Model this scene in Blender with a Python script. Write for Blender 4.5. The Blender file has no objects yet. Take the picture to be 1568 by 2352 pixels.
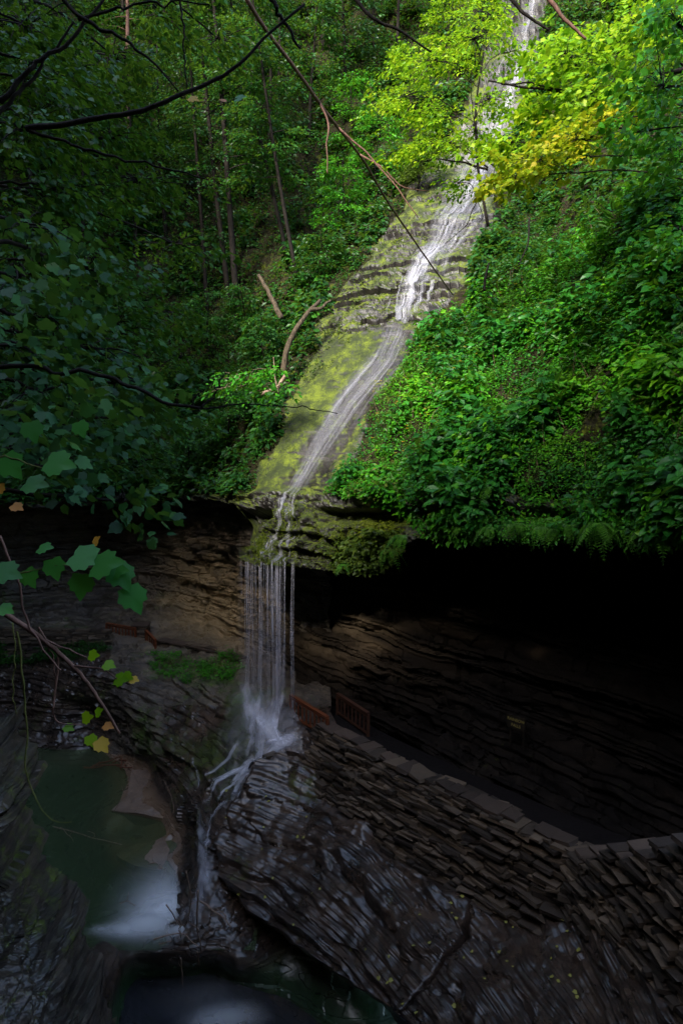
import bpy, math, numpy as np
from mathutils import Vector
R = np.random.RandomState(7)
RAD = math.radians
scene = bpy.context.scene
COL = scene.collection
# ------------------------------------------------------------------ camera
F = 1568.0
PITCH = RAD(-4)
cam_d = bpy.data.cameras.new('camera'); cam = bpy.data.objects.new('camera', cam_d); COL.objects.link(cam)
cam_d.sensor_fit = 'VERTICAL'; cam_d.sensor_height = 36; cam_d.lens = 24
cam_d.clip_end = 1000; cam_d.clip_start = .05
cam.rotation_euler = (RAD(90) + PITCH, 0, 0)
scene.camera = cam
CP, SP = math.cos(PITCH), math.sin(PITCH)
def at(px, py, Y):                      # survey point: bearing (px, py) at ground distance Y
    px, py, Y = np.broadcast_arrays(np.asarray(px, float), np.asarray(py, float), np.asarray(Y, float))
    r = (px - 784) / F; u = (1176 - py) / F
    dx, dy, dz = r, CP - u * SP, SP + u * CP
    k = Y / dy
    return np.stack([dx * k, Y, dz * k], -1)
def Y_at_z(py, z):
    u = (1176 - np.asarray(py, float)) / F
    return z * (CP - u * SP) / (SP + u * CP)
def at_z(px, py, z):
    return at(px, py, Y_at_z(py, z))
# ------------------------------------------------------------------ noise
def _h(ix, iy, iz, s):
    n = (ix.astype(np.int64) * 374761393 + iy.astype(np.int64) * 668265263 + iz.astype(np.int64) * 1440662683 + s * 974711) & 0xffffffff
    n = ((n ^ (n >> 13)) * 1274126177) & 0xffffffff
    n = ((n ^ (n >> 16)) * 2246822519) & 0xffffffff
    return ((n ^ (n >> 15)) & 0xffff) / 32767.5 - 1
def noise(x, y, z, s=0):
    x, y, z = np.broadcast_arrays(x, y, z)
    fx, fy, fz = np.floor(x), np.floor(y), np.floor(z)
    tx, ty, tz = x - fx, y - fy, z - fz
    tx, ty, tz = [t * t * (3 - 2 * t) for t in (tx, ty, tz)]
    o = 0
    for a in (0, 1):
        for b in (0, 1):
            for c in (0, 1):
                w = (tx if a else 1 - tx) * (ty if b else 1 - ty) * (tz if c else 1 - tz)
                o = o + w * _h(fx + a, fy + b, fz + c, s)
    return o
def fbm(x, y, z, s=0, o=4):
    t = 0; a = 1.; f = 1.
    for i in range(o):
        t = t + a * noise(x * f, y * f, z * f, s + i); a *= .5; f *= 2.03
    return t
def rnd(k, s=0):
    k = np.asarray(k); z = np.zeros_like(k, dtype=np.int64)
    return _h(k, z, z, s)
def sstep(a, b, x):
    t = np.clip((x - a) / (b - a), 0, 1); return t * t * (3 - 2 * t)
# ------------------------------------------------------------------ mesh helpers
def make_mesh(name, V, faces, mat=None, attrs=None, smooth=False, uv=None):
    V = np.asarray(V, np.float32).reshape(-1, 3)
    me = bpy.data.meshes.new(name)
    faces = [np.asarray(f, np.int32) for f in faces if len(f)]
    me.vertices.add(len(V)); me.vertices.foreach_set('co', V.ravel())
    lv = np.concatenate([f.ravel() for f in faces])
    tot = np.concatenate([np.full(len(f), f.shape[1], np.int32) for f in faces])
    st = np.concatenate([[0], np.cumsum(tot)[:-1]]).astype(np.int32)
    me.loops.add(len(lv)); me.loops.foreach_set('vertex_index', lv)
    me.polygons.add(len(tot)); me.polygons.foreach_set('loop_start', st); me.polygons.foreach_set('loop_total', tot)
    me.polygons.foreach_set('use_smooth', np.full(len(tot), smooth, bool))
    me.update(calc_edges=True)
    for k, v in (attrs or {}).items():
        a = me.attributes.new(k, 'FLOAT', 'POINT'); a.data.foreach_set('value', np.asarray(v, np.float32).ravel())
    if uv is not None:
        a = me.attributes.new('flow', 'FLOAT_VECTOR', 'POINT'); a.data.foreach_set('vector', np.asarray(uv, np.float32).ravel())
    if mat: me.materials.append(mat)
    return me
def link(name, me, parent=None, loc=None):
    o = bpy.data.objects.new(name, me); COL.objects.link(o)
    if parent: o.parent = parent
    if loc is not None: o.location = loc
    return o
def tag(o, label, cat, group=None, kind=None):
    if label: o['label'] = label
    if cat: o['category'] = cat
    if group: o['group'] = group
    if kind: o['kind'] = kind
    return o
def empty(name, label, cat, loc=(0, 0, 0), group=None):
    o = bpy.data.objects.new(name, None); COL.objects.link(o); o.location = loc; o.empty_display_size = .2
    return tag(o, label, cat, group)
class MB:
    def __init__(s): s.V = []; s.T = []; s.Q = []; s.n = 0
    def add(s, V, T=None, Q=None):
        V = np.asarray(V, float).reshape(-1, 3)
        if T is not None and len(T): s.T.append(np.asarray(T) + s.n)
        if Q is not None and len(Q): s.Q.append(np.asarray(Q) + s.n)
        s.V.append(V); s.n += len(V)
    def tube(s, pts, r0, r1=None, sides=6, flat=1.):
        P = np.asarray(pts, float); n = len(P)
        r = np.linspace(r0, r0 if r1 is None else r1, n) if np.isscalar(r0) else np.asarray(r0)
        T = np.gradient(P, axis=0); T /= np.linalg.norm(T, axis=1)[:, None] + 1e-9
        ref = np.array([0, 0, 1.]) if abs(T[:, 2]).mean() < .8 else np.array([0, 1., 0])
        A = np.cross(T, ref); A /= np.linalg.norm(A, axis=1)[:, None] + 1e-9
        B = np.cross(T, A)
        a = np.arange(sides) / sides * 2 * math.pi
        V = P[:, None] + r[:, None, None] * (np.cos(a)[None, :, None] * A[:, None] + flat * np.sin(a)[None, :, None] * B[:, None])
        i = np.arange(n - 1)[:, None] * sides; j = np.arange(sides)[None]; k = (j + 1) % sides
        Q = np.stack([i + j, i + k, i + sides + k, i + sides + j], -1).reshape(-1, 4)
        c0 = n * sides
        V = np.concatenate([V.reshape(-1, 3), P[:1], P[-1:]])
        jj = np.arange(sides); kk = (jj + 1) % sides
        T0 = np.stack([kk, jj, np.full(sides, c0)], -1); T1 = np.stack([(n - 1) * sides + jj, (n - 1) * sides + kk, np.full(sides, c0 + 1)], -1)
        s.add(V, np.concatenate([T0, T1]), Q)
    def box(s, c, ax, ay, az, jit=0):      # centre and three half-axis vectors
        c, ax, ay, az = [np.asarray(v, float) for v in (c, ax, ay, az)]
        V = np.array([c + i * ax + j * ay + k * az for k in (-1, 1) for j in (-1, 1) for i in (-1, 1)])
        if jit: V += R.uniform(-jit, jit, V.shape)
        s.add(V, None, [[0, 2, 3, 1], [4, 5, 7, 6], [0, 1, 5, 4], [2, 6, 7, 3], [0, 4, 6, 2], [1, 3, 7, 5]])
    def build(s, name, mat, parent=None, smooth=False, loc=None):
        V = np.concatenate(s.V)
        if parent is not None: V = V - np.array(parent.location)
        elif loc is not None: V = V - np.asarray(loc)
        f = []
        if s.T: f.append(np.concatenate(s.T))
        if s.Q: f.append(np.concatenate(s.Q))
        return link(name, make_mesh(name, V, f, mat, smooth=smooth), parent, loc)
def smooth_path(pts, n):
    P = np.asarray(pts, float)
    d = np.concatenate([[0], np.cumsum(np.linalg.norm(np.diff(P, axis=0), axis=1))])
    t = np.linspace(0, d[-1], n)
    out = np.stack([np.interp(t, d, P[:, k]) for k in range(P.shape[1])], -1)
    for _ in range(2):
        out[1:-1] = .25 * out[:-2] + .5 * out[1:-1] + .25 * out[2:]
    return out
def wob(P, amp, s):
    n = len(P); k = np.arange(n)
    fade = np.abs(np.sin(np.pi * k / max(1, n - 1)))[:, None] ** .5
    return P + amp * fade * np.stack([noise(k * .37, s + .5, 0, i) + .5 * noise(k * .9, s + .5, 3, i) for i in (1, 2, 3)], -1)
# ------------------------------------------------------------------ materials
class NT:
    def __init__(s, name):
        s.m = bpy.data.materials.new(name); s.m.use_nodes = True; s.t = s.m.node_tree; s.t.nodes.clear()
        s.out = s.n('OutputMaterial')
    def n(s, t, **kw):
        nd = s.t.nodes.new('ShaderNode' + t)
        for k, v in kw.items():
            if k in nd.inputs: s.set(nd, k, v)
            else: setattr(nd, k, v)
        return nd
    def set(s, nd, k, v):
        if hasattr(v, 'is_linked') or isinstance(v, bpy.types.NodeSocket): s.t.links.new(v, nd.inputs[k])
        else: nd.inputs[k].default_value = v
    def l(s, a, b): s.t.links.new(a, b)
    def ramp(s, fac, stops, interp='LINEAR'):
        nd = s.n('ValToRGB'); s.l(fac, nd.inputs[0]); cr = nd.color_ramp; cr.interpolation = interp
        while len(cr.elements) < len(stops): cr.elements.new(.5)
        for e, (p, c) in zip(cr.elements, stops):
            e.position = p; e.color = (*c, 1) if len(c) == 3 else c
        return nd.outputs[0]
    def math(s, op, a, b=None, c=None, clamp=False):
        nd = s.n('Math', operation=op); nd.use_clamp = clamp
        for i, v in enumerate((a, b, c)):
            if v is None: continue
            if isinstance(v, (int, float)): nd.inputs[i].default_value = v
            else: s.l(v, nd.inputs[i])
        return nd.outputs[0]
    def mix(s, f, a, b):
        nd = s.n('Mix', data_type='RGBA')
        for i, v in ((0, f), (6, a), (7, b)):
            if isinstance(v, (int, float)): nd.inputs[i].default_value = v
            elif isinstance(v, tuple): nd.inputs[i].default_value = (*v, 1)
            else: s.l(v, nd.inputs[i])
        return nd.outputs[2]
    def coords(s, scale=(1, 1, 1)):
        tc = s.n('TexCoord'); mp = s.n('Mapping'); s.l(tc.outputs['Object'], mp.inputs[0]); mp.inputs['Scale'].default_value = scale
        return mp.outputs[0]
    def noise(s, vec, scale, detail=4, rough=.55):
        nd = s.n('TexNoise'); nd.inputs['Scale'].default_value = scale; nd.inputs['Detail'].default_value = detail; nd.inputs['Roughness'].default_value = rough
        s.l(vec, nd.inputs['Vector']); return nd.outputs[0]
    def attr(s, name):
        return s.n('Attribute', attribute_name=name)
def rock_mat(name, dark, mid, light, rough=(.25, .6), moss=((.05, .07, .006), (.12, .16, .008)), spec=.5, wet=0.0, bump=.35, up=0.0):
    t = NT(name)
    c = t.coords((1, 1, 1)); cz = t.coords((.5, .5, 4.5))
    lay = t.noise(cz, 1.6, 6, .65); big = t.noise(c, .35, 4); fine = t.noise(c, 9, 5, .7)
    f = t.math('ADD', t.math('MULTIPLY', lay, .6), t.math('MULTIPLY', big, .4))
    col = t.ramp(f, [(.36, dark), (.5, mid), (.66, light)])
    col = t.mix(t.math('MULTIPLY', t.math('SUBTRACT', fine, .5), .9, clamp=True), col, tuple(min(1, x * 2.2) for x in light))
    mf = t.attr('moss').outputs['Fac']
    if up:
        sx = t.n('SeparateXYZ'); t.l(t.n('NewGeometry').outputs['True Normal'], sx.inputs[0]); mf = t.math('ADD', mf, t.math('MULTIPLY', t.math('SUBTRACT', sx.outputs[2], .56), up))
    mn = t.noise(c, 2.2, 6, .7)
    mn2 = t.noise(c, 14, 4, .7)
    mk = t.math('SUBTRACT', t.math('ADD', mf, t.math('ADD', t.math('MULTIPLY', mn, 1.3), t.math('MULTIPLY', mn2, .7))), 1.34)
    mk = t.math('MULTIPLY', mk, 3, clamp=True)
    mcol = t.ramp(t.math('ADD', t.math('MULTIPLY', t.noise(c, 1.1, 5, .7), .6), t.math('MULTIPLY', mn2, .4)), [(.36, tuple(.45 * v for v in moss[0])), (.48, moss[0]), (.62, moss[1])])
    col = t.mix(mk, col, mcol)
    rv = t.noise(c, 1.3, 4)
    ro = t.math('ADD', t.math('MULTIPLY', t.ramp(rv, [(.38, (0, 0, 0)), (.62, (1, 1, 1))]), rough[1] - rough[0]), rough[0])
    ro = t.math('MAXIMUM', ro, t.math('MULTIPLY', mk, .9))
    p = t.n('BsdfPrincipled'); t.l(col, p.inputs['Base Color']); t.l(ro, p.inputs['Roughness'])
    p.inputs['Specular IOR Level'].default_value = spec
    if wet: p.inputs['Coat Weight'].default_value = wet; p.inputs['Coat Roughness'].default_value = .2; p.inputs['Coat IOR'].default_value = 1.65
    b = t.n('Bump'); b.inputs['Strength'].default_value = bump; b.inputs['Distance'].default_value = .12
    h = t.math('ADD', t.math('MULTIPLY', t.noise(t.coords((1, 1, 3)), 6, 6, .7), .7), t.math('MULTIPLY', fine, .5))
    t.l(h, b.inputs['Height']); t.l(b.outputs[0], p.inputs['Normal'])
    t.l(p.outputs[0], t.out.inputs[0]); return t.m
def leaf_mat(name, stops, trans=.35, rough=.42, clump=.25, spec=.28):
    t = NT(name)
    g = t.n('NewGeometry'); rn = g.outputs['Random Per Island']
    big = t.noise(t.coords(), .45, 3)
    f = t.math('ADD', t.math('MULTIPLY', rn, .75), t.math('MULTIPLY', t.math('SUBTRACT', big, .37), clump * 4), clamp=True)
    col = t.ramp(f, stops)
    p = t.n('BsdfPrincipled'); t.l(col, p.inputs['Base Color']); p.inputs['Roughness'].default_value = rough; p.inputs['Specular IOR Level'].default_value = spec
    tr = t.n('BsdfTranslucent'); t.l(t.mix(.35, col, (.25, .4, .02)), tr.inputs[0])
    mx = t.n('MixShader'); mx.inputs[0].default_value = trans
    t.l(p.outputs[0], mx.inputs[1]); t.l(tr.outputs[0], mx.inputs[2]); t.l(mx.outputs[0], t.out.inputs[0]); return t.m
def bark_mat(name, a, b, rough=.85):
    t = NT(name); c = t.coords((1, 1, .25)); n = t.noise(c, 9, 5, .7)
    p = t.n('BsdfPrincipled'); t.l(t.ramp(n, [(.35, a), (.65, b)]), p.inputs['Base Color']); p.inputs['Roughness'].default_value = rough; p.inputs['Specular IOR Level'].default_value = .12
    bp = t.n('Bump'); bp.inputs['Strength'].default_value = .5; bp.inputs['Distance'].default_value = .05; t.l(n, bp.inputs['Height']); t.l(bp.outputs[0], p.inputs['Normal'])
    t.l(p.outputs[0], t.out.inputs[0]); return t.m
def island_mat(name, stops, rough=.6, spec=.4, sc=7, streak=(1, 1, 1)):
    t = NT(name); rn = t.n('NewGeometry').outputs['Random Per Island']; n = t.noise(t.coords(streak), sc, 5, .7)
    f = t.math('ADD', t.math('MULTIPLY', rn, .6), t.math('MULTIPLY', n, .5), clamp=True)
    p = t.n('BsdfPrincipled'); t.l(t.ramp(f, stops), p.inputs['Base Color']); p.inputs['Specular IOR Level'].default_value = spec
    t.l(t.math('ADD', t.math('MULTIPLY', n, .5), rough - .25), p.inputs['Roughness'])
    bp = t.n('Bump'); bp.inputs['Strength'].default_value = .5; bp.inputs['Distance'].default_value = .04; t.l(n, bp.inputs['Height']); t.l(bp.outputs[0], p.inputs['Normal'])
    t.l(p.outputs[0], t.out.inputs[0]); return t.m
def white_water(name, across, along, lo, hi, amax=.9, soft=True, tint=(.86, .86, .9)):
    t = NT(name); uv = t.attr('flow').outputs['Vector']
    mp = t.n('Mapping'); t.l(uv, mp.inputs[0]); mp.inputs['Scale'].default_value = (across, along, 1)
    n = t.noise(mp.outputs[0], 1, 4, .6)
    a = t.ramp(n, [(lo, (0, 0, 0)), (hi, (1, 1, 1))])
    a = t.math('MULTIPLY', a, amax)
    if soft: a = t.math('MULTIPLY', a, t.attr('cover').outputs['Fac'], clamp=True)
    p = t.n('BsdfPrincipled'); p.inputs['Base Color'].default_value = (*tint, 1); p.inputs['Roughness'].default_value = .35
    tl = t.n('BsdfTranslucent'); tl.inputs[0].default_value = (*tint, 1)
    m0 = t.n('MixShader'); m0.inputs[0].default_value = .3; t.l(p.outputs[0], m0.inputs[1]); t.l(tl.outputs[0], m0.inputs[2])
    tr = t.n('BsdfTransparent'); mx = t.n('MixShader'); t.l(a, mx.inputs[0]); t.l(tr.outputs[0], mx.inputs[1]); t.l(m0.outputs[0], mx.inputs[2])
    t.l(mx.outputs[0], t.out.inputs[0]); return t.m
def pool_mat(name, tint, murk=(.075, .105, .05, 1)):
    t = NT(name); fr = t.n('Fresnel'); fr.inputs[0].default_value = 1.33
    gl = t.n('BsdfGlossy'); gl.inputs['Roughness'].default_value = .28; gl.inputs['Color'].default_value = (.9, .9, .95, 1)
    b = t.n('Bump'); b.inputs['Strength'].default_value = .05; b.inputs['Distance'].default_value = .05
    t.l(t.noise(t.coords((.6, 1.4, 1)), 1.8, 3), b.inputs['Height']); t.l(b.outputs[0], gl.inputs['Normal']); t.l(b.outputs[0], fr.inputs['Normal'])
    tr = t.n('BsdfTransparent'); tr.inputs[0].default_value = (*tint, 1)
    df = t.n('BsdfDiffuse'); df.inputs[0].default_value = murk; md = t.n('MixShader'); md.inputs[0].default_value = .4; t.l(tr.outputs[0], md.inputs[1]); t.l(df.outputs[0], md.inputs[2])
    mx = t.n('MixShader'); t.l(fr.outputs[0], mx.inputs[0]); t.l(md.outputs[0], mx.inputs[1]); t.l(gl.outputs[0], mx.inputs[2])
    t.l(mx.outputs[0], t.out.inputs[0]); return t.m
M = {}
M['slope'] = rock_mat('cascade_rock', (.008, .0065, .005), (.019, .016, .014), (.05, .043, .042), (.3, .6), moss=((.024, .036, .002), (.12, .155, .004)), up=1.2)
M['cliff'] = rock_mat('cliff_rock', (.022, .018, .016), (.07, .056, .045), (.17, .135, .085), (.4, .75), moss=((.03, .06, .006), (.07, .11, .01)))
M['wet'] = rock_mat('wet_rock', (.012, .0085, .007), (.042, .028, .021), (.11, .07, .045), (.24, .55), spec=.45, wet=.45, bump=.22, moss=((.03, .05, .006), (.08, .09, .012)))
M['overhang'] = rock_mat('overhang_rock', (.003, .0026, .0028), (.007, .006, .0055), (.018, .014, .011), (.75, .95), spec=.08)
M['near_rock'] = rock_mat('near_rock', (.01, .0075, .006), (.032, .023, .017), (.085, .06, .043), (.4, .7), wet=.4)
M['bank'] = rock_mat('bank_soil', (.006, .006, .003), (.013, .012, .006), (.03, .023, .014), (.8, .95), spec=.1)
M['stone'] = island_mat('stacked_stone', [(.15, (.016, .012, .009)), (.5, (.06, .044, .031)), (.9, (.16, .115, .075))], .5, .5)
M['pathstone'] = island_mat('path_stone', [(.2, (.004, .0035, .0035)), (.8, (.012, .01, .01))], .7, .1)
M['flag'] = island_mat('flagstone', [(.2, (.022, .016, .012)), (.8, (.085, .057, .04))], .65)
M['wood'] = island_mat('stained_wood', [(.1, (.06, .016, .005)), (.9, (.2, .05, .012))], .6, .4, 12, (1, 1, 1))
M['bark'] = bark_mat('bark', (.007, .006, .005), (.024, .019, .015))
M['redbark'] = bark_mat('reddish_bark', (.08, .042, .032), (.22, .12, .09), .6)
M['palebark'] = bark_mat('pale_bark', (.025, .02, .013), (.12, .09, .06))
M['twig'] = bark_mat('dry_twig', (.16, .1, .07), (.34, .24, .18), .7)
M['vine'] = bark_mat('green_stem', (.06, .07, .015), (.14, .14, .04), .6)
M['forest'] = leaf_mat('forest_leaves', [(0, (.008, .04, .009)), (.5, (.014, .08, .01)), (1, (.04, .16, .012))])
M['hemlock'] = leaf_mat('hemlock_needles', [(0, (.008, .032, .012)), (.5, (.014, .06, .016)), (1, (.03, .11, .02))], .2)
M['near'] = leaf_mat('maple_leaves', [(0, (.012, .05, .018)), (.6, (.022, .095, .025)), (.93, (.045, .16, .028)), (1, (.14, .13, .03))], .3, .5)
M['mint'] = leaf_mat('fresh_maple_leaves', [(0, (.02, .13, .018)), (.6, (.04, .22, .03)), (1, (.09, .32, .05))], .3, .4)
M['herb'] = leaf_mat('herb_leaves', [(0, (.016, .1, .005)), (.5, (.035, .22, .007)), (1, (.1, .36, .014))], .35)
M['dusk'] = leaf_mat('dusky_herb', [(0, (.01, .07, .01)), (.5, (.018, .13, .012)), (1, (.04, .22, .02))], .3)
M['bright'] = leaf_mat('bright_herb', [(0, (.04, .2, .006)), (.5, (.08, .32, .008)), (1, (.18, .42, .014))], .4)
M['moist'] = leaf_mat('slope_leaves', [(0, (.03, .05, .008)), (.5, (.06, .11, .012)), (1, (.13, .19, .02))], .35)
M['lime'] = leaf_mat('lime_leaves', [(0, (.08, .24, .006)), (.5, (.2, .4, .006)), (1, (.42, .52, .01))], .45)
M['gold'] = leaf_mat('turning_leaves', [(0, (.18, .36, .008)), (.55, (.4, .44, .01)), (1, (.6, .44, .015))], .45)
M['moss'] = leaf_mat('moss_tuft', [(0, (.04, .06, .004)), (.5, (.1, .14, .006)), (1, (.2, .24, .01))], .25, .8)
M['fern'] = leaf_mat('fern_fronds', [(0, (.03, .12, .01)), (1, (.09, .26, .02))], .3)
M['yellow'] = leaf_mat('yellow_leaf', [(0, (.5, .28, .02)), (1, (.6, .4, .04))], .4)
M['orange'] = leaf_mat('orange_leaf', [(0, (.45, .12, .02)), (1, (.55, .25, .04))], .3)
M['fallen'] = leaf_mat('fallen_leaf', [(0, (.3, .12, .03)), (.5, (.3, .28, .05)), (1, (.36, .38, .2))], .1, .5)
M['cascade'] = white_water('cascade_foam', 5, .25, .38, .72, .85, tint=(.42, .42, .48))
M['sheet'] = white_water('sheet_water', 5.5, .1, .4, .7, .55, tint=(.42, .42, .48))
M['veil'] = white_water('falling_water', 3, .12, .2, .75, .55, tint=(.8, .78, .86))
M['froth'] = white_water('froth', 2.4, .6, .24, .74, .95, tint=(.84, .84, .92))
M['plunge'] = white_water('plunge_froth', .9, .9, .0, .45, .99, tint=(.96, .96, .97))
M['pool'] = pool_mat('pool_water', (.8, .88, .66))
M['lowpool'] = pool_mat('lower_pool_water', (.5, .5, .5), (.045, .045, .06, 1))
M['letter'] = bark_mat('sign_paint', (.25, .22, .06), (.35, .3, .1))
# ------------------------------------------------------------------ surveyed surfaces
class Surf:                                 # smooth surface through surveyed points
    def __init__(s, pts, reg=1e-3):
        P = np.array(pts, float); s.P = P[:, :2] / 1000; n = len(P)
        K = s.k(np.linalg.norm(s.P[:, None] - s.P[None], axis=2)) + reg * np.eye(n)
        A = np.zeros((n + 3, n + 3)); A[:n, :n] = K; A[:n, n] = 1; A[:n, n + 1:] = s.P; A[n, :n] = 1; A[n + 1:, :n] = s.P.T
        s.w = np.linalg.solve(A, np.concatenate([np.log(P[:, 2]), np.zeros(3)]))
    def k(s, r): return np.where(r > 0, r * r * np.log(np.maximum(r, 1e-9)), 0)
    def Y(s, px, py):
        px = np.asarray(px, float); py = np.asarray(py, float)
        out = np.full(px.shape, s.w[-3]) + s.w[-2] * px / 1000 + s.w[-1] * py / 1000
        for i in range(len(s.P)):
            out += s.w[i] * s.k(np.hypot(px / 1000 - s.P[i, 0], py / 1000 - s.P[i, 1]))
        return np.exp(out)
    def pos(s, px, py, extra=0): return at(px, py, s.Y(px, py) + extra)
def grid_normals(P):
    du = np.gradient(P, axis=1); dv = np.gradient(P, axis=0)
    n = np.cross(du, dv); n /= np.linalg.norm(n, axis=2)[..., None] + 1e-9
    s = np.sign((n * -P).sum(2)); return n * np.where(s == 0, 1, s)[..., None]
def grid_faces(nr, nc):
    i = np.arange(nr - 1)[:, None] * nc; j = np.arange(nc - 1)[None]
    return np.stack([i + j, i + nc + j, i + nc + j + 1, i + j + 1], -1).reshape(-1, 4)
def strata(P, h, amp, s=0, tread=.5, jag=.5, crack=.6, dip=(0, 0), warp=.25):
    x, y, z = P[..., 0], P[..., 1], P[..., 2]
    zz = z + dip[0] * x + dip[1] * y + .45 * warp * fbm(x * .16, y * .16, z * .05, s, 3)
    t = zz / h + 1.5 * noise(zz / h * .37, 0 * zz, 0 * zz, s + 5) + .22 * fbm(x * 1.1, y * 1.1, z * 1.1, s + 6, 3)
    k = np.floor(t); fr = t - k
    q = x * .8 - y * .6                       # along the beds
    jl = .35 + .8 * h
    jb = np.floor(q / (jl * 2.2) + k * .37 + .3 * noise(x * 2, y * 2, z, s + 12))
    a = .6 * noise(x * .5 / jl + k * 7.3, y * .5 / jl, k * 3.1, s + 8) + .55 * rnd((jb * 131 + k * 17).astype(np.int64), s + 10)
    b = rnd(k.astype(np.int64), s + 9)
    on = sstep(-.35, .45, noise(x * .35, y * .35, k * 1.7, s + 11) + .5 * b)
    d = tread * (1 - fr) * (.35 + .65 * on) + jag * (a * .8 + b * .5)
    d -= crack * on * np.exp(-(fr / .14) ** 2)
    return amp * d
# hillside with the cascade -------------------------------------------------
BOT = np.array([(-500, 1190), (-100, 1170), (100, 1160), (400, 1142), (500, 1150), (545, 1165), (556, 1290), (600, 1305), (650, 1298), (700, 1300), (760, 1310), (860, 1300), (930, 1260), (1000, 1215), (1120, 1225), (1250, 1235), (1568, 1245), (2000, 1250)], float)
SA = Surf([(-500, 1190, 34), (-300, 1180, 38), (100, 1160, 45.5), (400, 1142, 46.5), (500, 1150, 41), (600, 1140, 35.5), (650, 1150, 34.3), (560, 1290, 34.2), (640, 1300, 33.2), (760, 1300, 31.8), (900, 1260, 29.6), (640, 1225, 33.7), (720, 1220, 32.6),
    (740, 1150, 32.6), (800, 1160, 31.2), (1000, 1205, 27.2), (1250, 1230, 23), (1568, 1240, 18), (2000, 1240, 13.5),
    (650, 950, 40), (780, 950, 38.2), (700, 1050, 36.6), (400, 900, 53), (550, 950, 46), (200, 900, 53), (-300, 800, 44), (900, 950, 35), (1000, 1000, 31), (1300, 950, 26.5), (1568, 900, 21.5), (2000, 900, 16.5),
    (920, 765, 43), (760, 780, 44.2), (650, 800, 48), (400, 700, 60), (100, 650, 60), (1100, 760, 37), (1300, 700, 32.5), (1568, 600, 27), (2000, 600, 21),
    (980, 590, 47.5), (850, 620, 48.5), (1070, 480, 51), (900, 500, 54), (600, 480, 64), (300, 400, 70), (1100, 640, 44.5), (1180, 540, 48.5), (1250, 575, 48), (1310, 520, 47), (1230, 625, 39), (1400, 500, 34.5), (1568, 430, 31.5), (1330, 430, 48), (1568, 350, 44), (2000, 300, 33),
    (1190, 150, 60), (1000, 150, 66), (700, 50, 76), (300, 0, 80), (-200, 100, 66), (1400, 100, 58), (1700, 0, 50),
    (1230, -200, 68), (800, -500, 92), (0, -500, 88), (1600, -500, 66), (1200, -1000, 95), (-400, -1000, 90), (2000, -1000, 70)], 4e-4)
CL = np.array([(-300, 1310), (-100, 1250), (0, 1222), (100, 1205), (200, 1182), (320, 1132), (400, 1100), (470, 1062), (570, 1000), (650, 950), (750, 925), (830, 885), (920, 805), (1020, 738), (1120, 682), (1160, 660), (1250, 640), (1320, 640)], float)
def ccl(py): return np.interp(py, CL[:, 0], CL[:, 1])
LB = np.array([(-300, 1235), (0, 1168), (150, 1120), (300, 1045), (480, 930), (560, 875), (620, 820), (700, 778), (760, 750), (900, 690), (1000, 640), (1120, 590), (1160, 540), (1320, 540)], float)
RB = np.array([(-300, 1330), (0, 1245), (150, 1225), (250, 1200), (340, 1150), (430, 1125), (500, 1135), (570, 1120), (650, 1065), (700, 1000), (720, 975), (760, 955), (850, 905), (930, 855), (1050, 795), (1140, 745), (1170, 900), (1320, 900)], float)
def bare(px, py):                           # 1 on the rock either side of the water, 0 under plants
    l = np.interp(py, LB[:, 0], LB[:, 1]) + 13 * fbm(py * .025, 0 * py, 0 * py, 11, 3); r = np.interp(py, RB[:, 0], RB[:, 1])
    return sstep(-22, 8, px - l) * sstep(-22, 8, r - px)
def surfA_disp(P, N, px, py):
    x, y, z = P[..., 0], P[..., 1], P[..., 2]
    b = bare(px, py)
    rough = .55 * fbm(x * .35, y * .35, z * .35, 21, 4) + .12 * fbm(x * 2, y * 2, z * 2, 22, 3)
    steps = sstep(780, 740, py)
    lip = sstep(1120, 1150, py)
    big = strata(P, .6, .5, 31, .9, .25, .35, dip=(.02, 0), warp=.8) + strata(P, .2, .12, 33, .6, .5, .5) + .2 * fbm(x * 1.2, y * 1.2, z * 1.2, 37, 4)
    up = strata(P, 1.3, .45, 35, .8, .4, .4, warp=.8) + .2 * fbm(x * .9, y * .9, z * .9, 36, 4)
    up = np.where(py < 520, up, big)
    slab = .12 * strata(P, .35, .5, 43, .5, .3, .4, warp=.3) + .05 * fbm(x * 1.6, y * .3, z * .3, 41, 4) + .03 * fbm(x * .5, y * .5, z * .5, 42, 2)
    lp = strata(P, .55, .34, 51, .6, 1.0, .5, warp=.6) + .38 * fbm(x * 1.3, y * 1.3, z * 1.3, 52, 4) + .14 * fbm(x * 4., y * 4., z * 4., 53, 3)
    d = slab + (up - slab) * steps
    d = d * b + rough * (1 - b)
    d = d + (lp - d) * lip
    rl = sstep(1166, 1176, py) * sstep(0, 25, 640 - (py - 1165) * .66 - px); rr = sstep(730, 760, px) * sstep(1166, 1176, py) * sstep(1212, 1196, py)
    d = d - 1.0 * rl - .8 * rr
    return P + N * d[..., None]
def clean(P): return P
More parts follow.
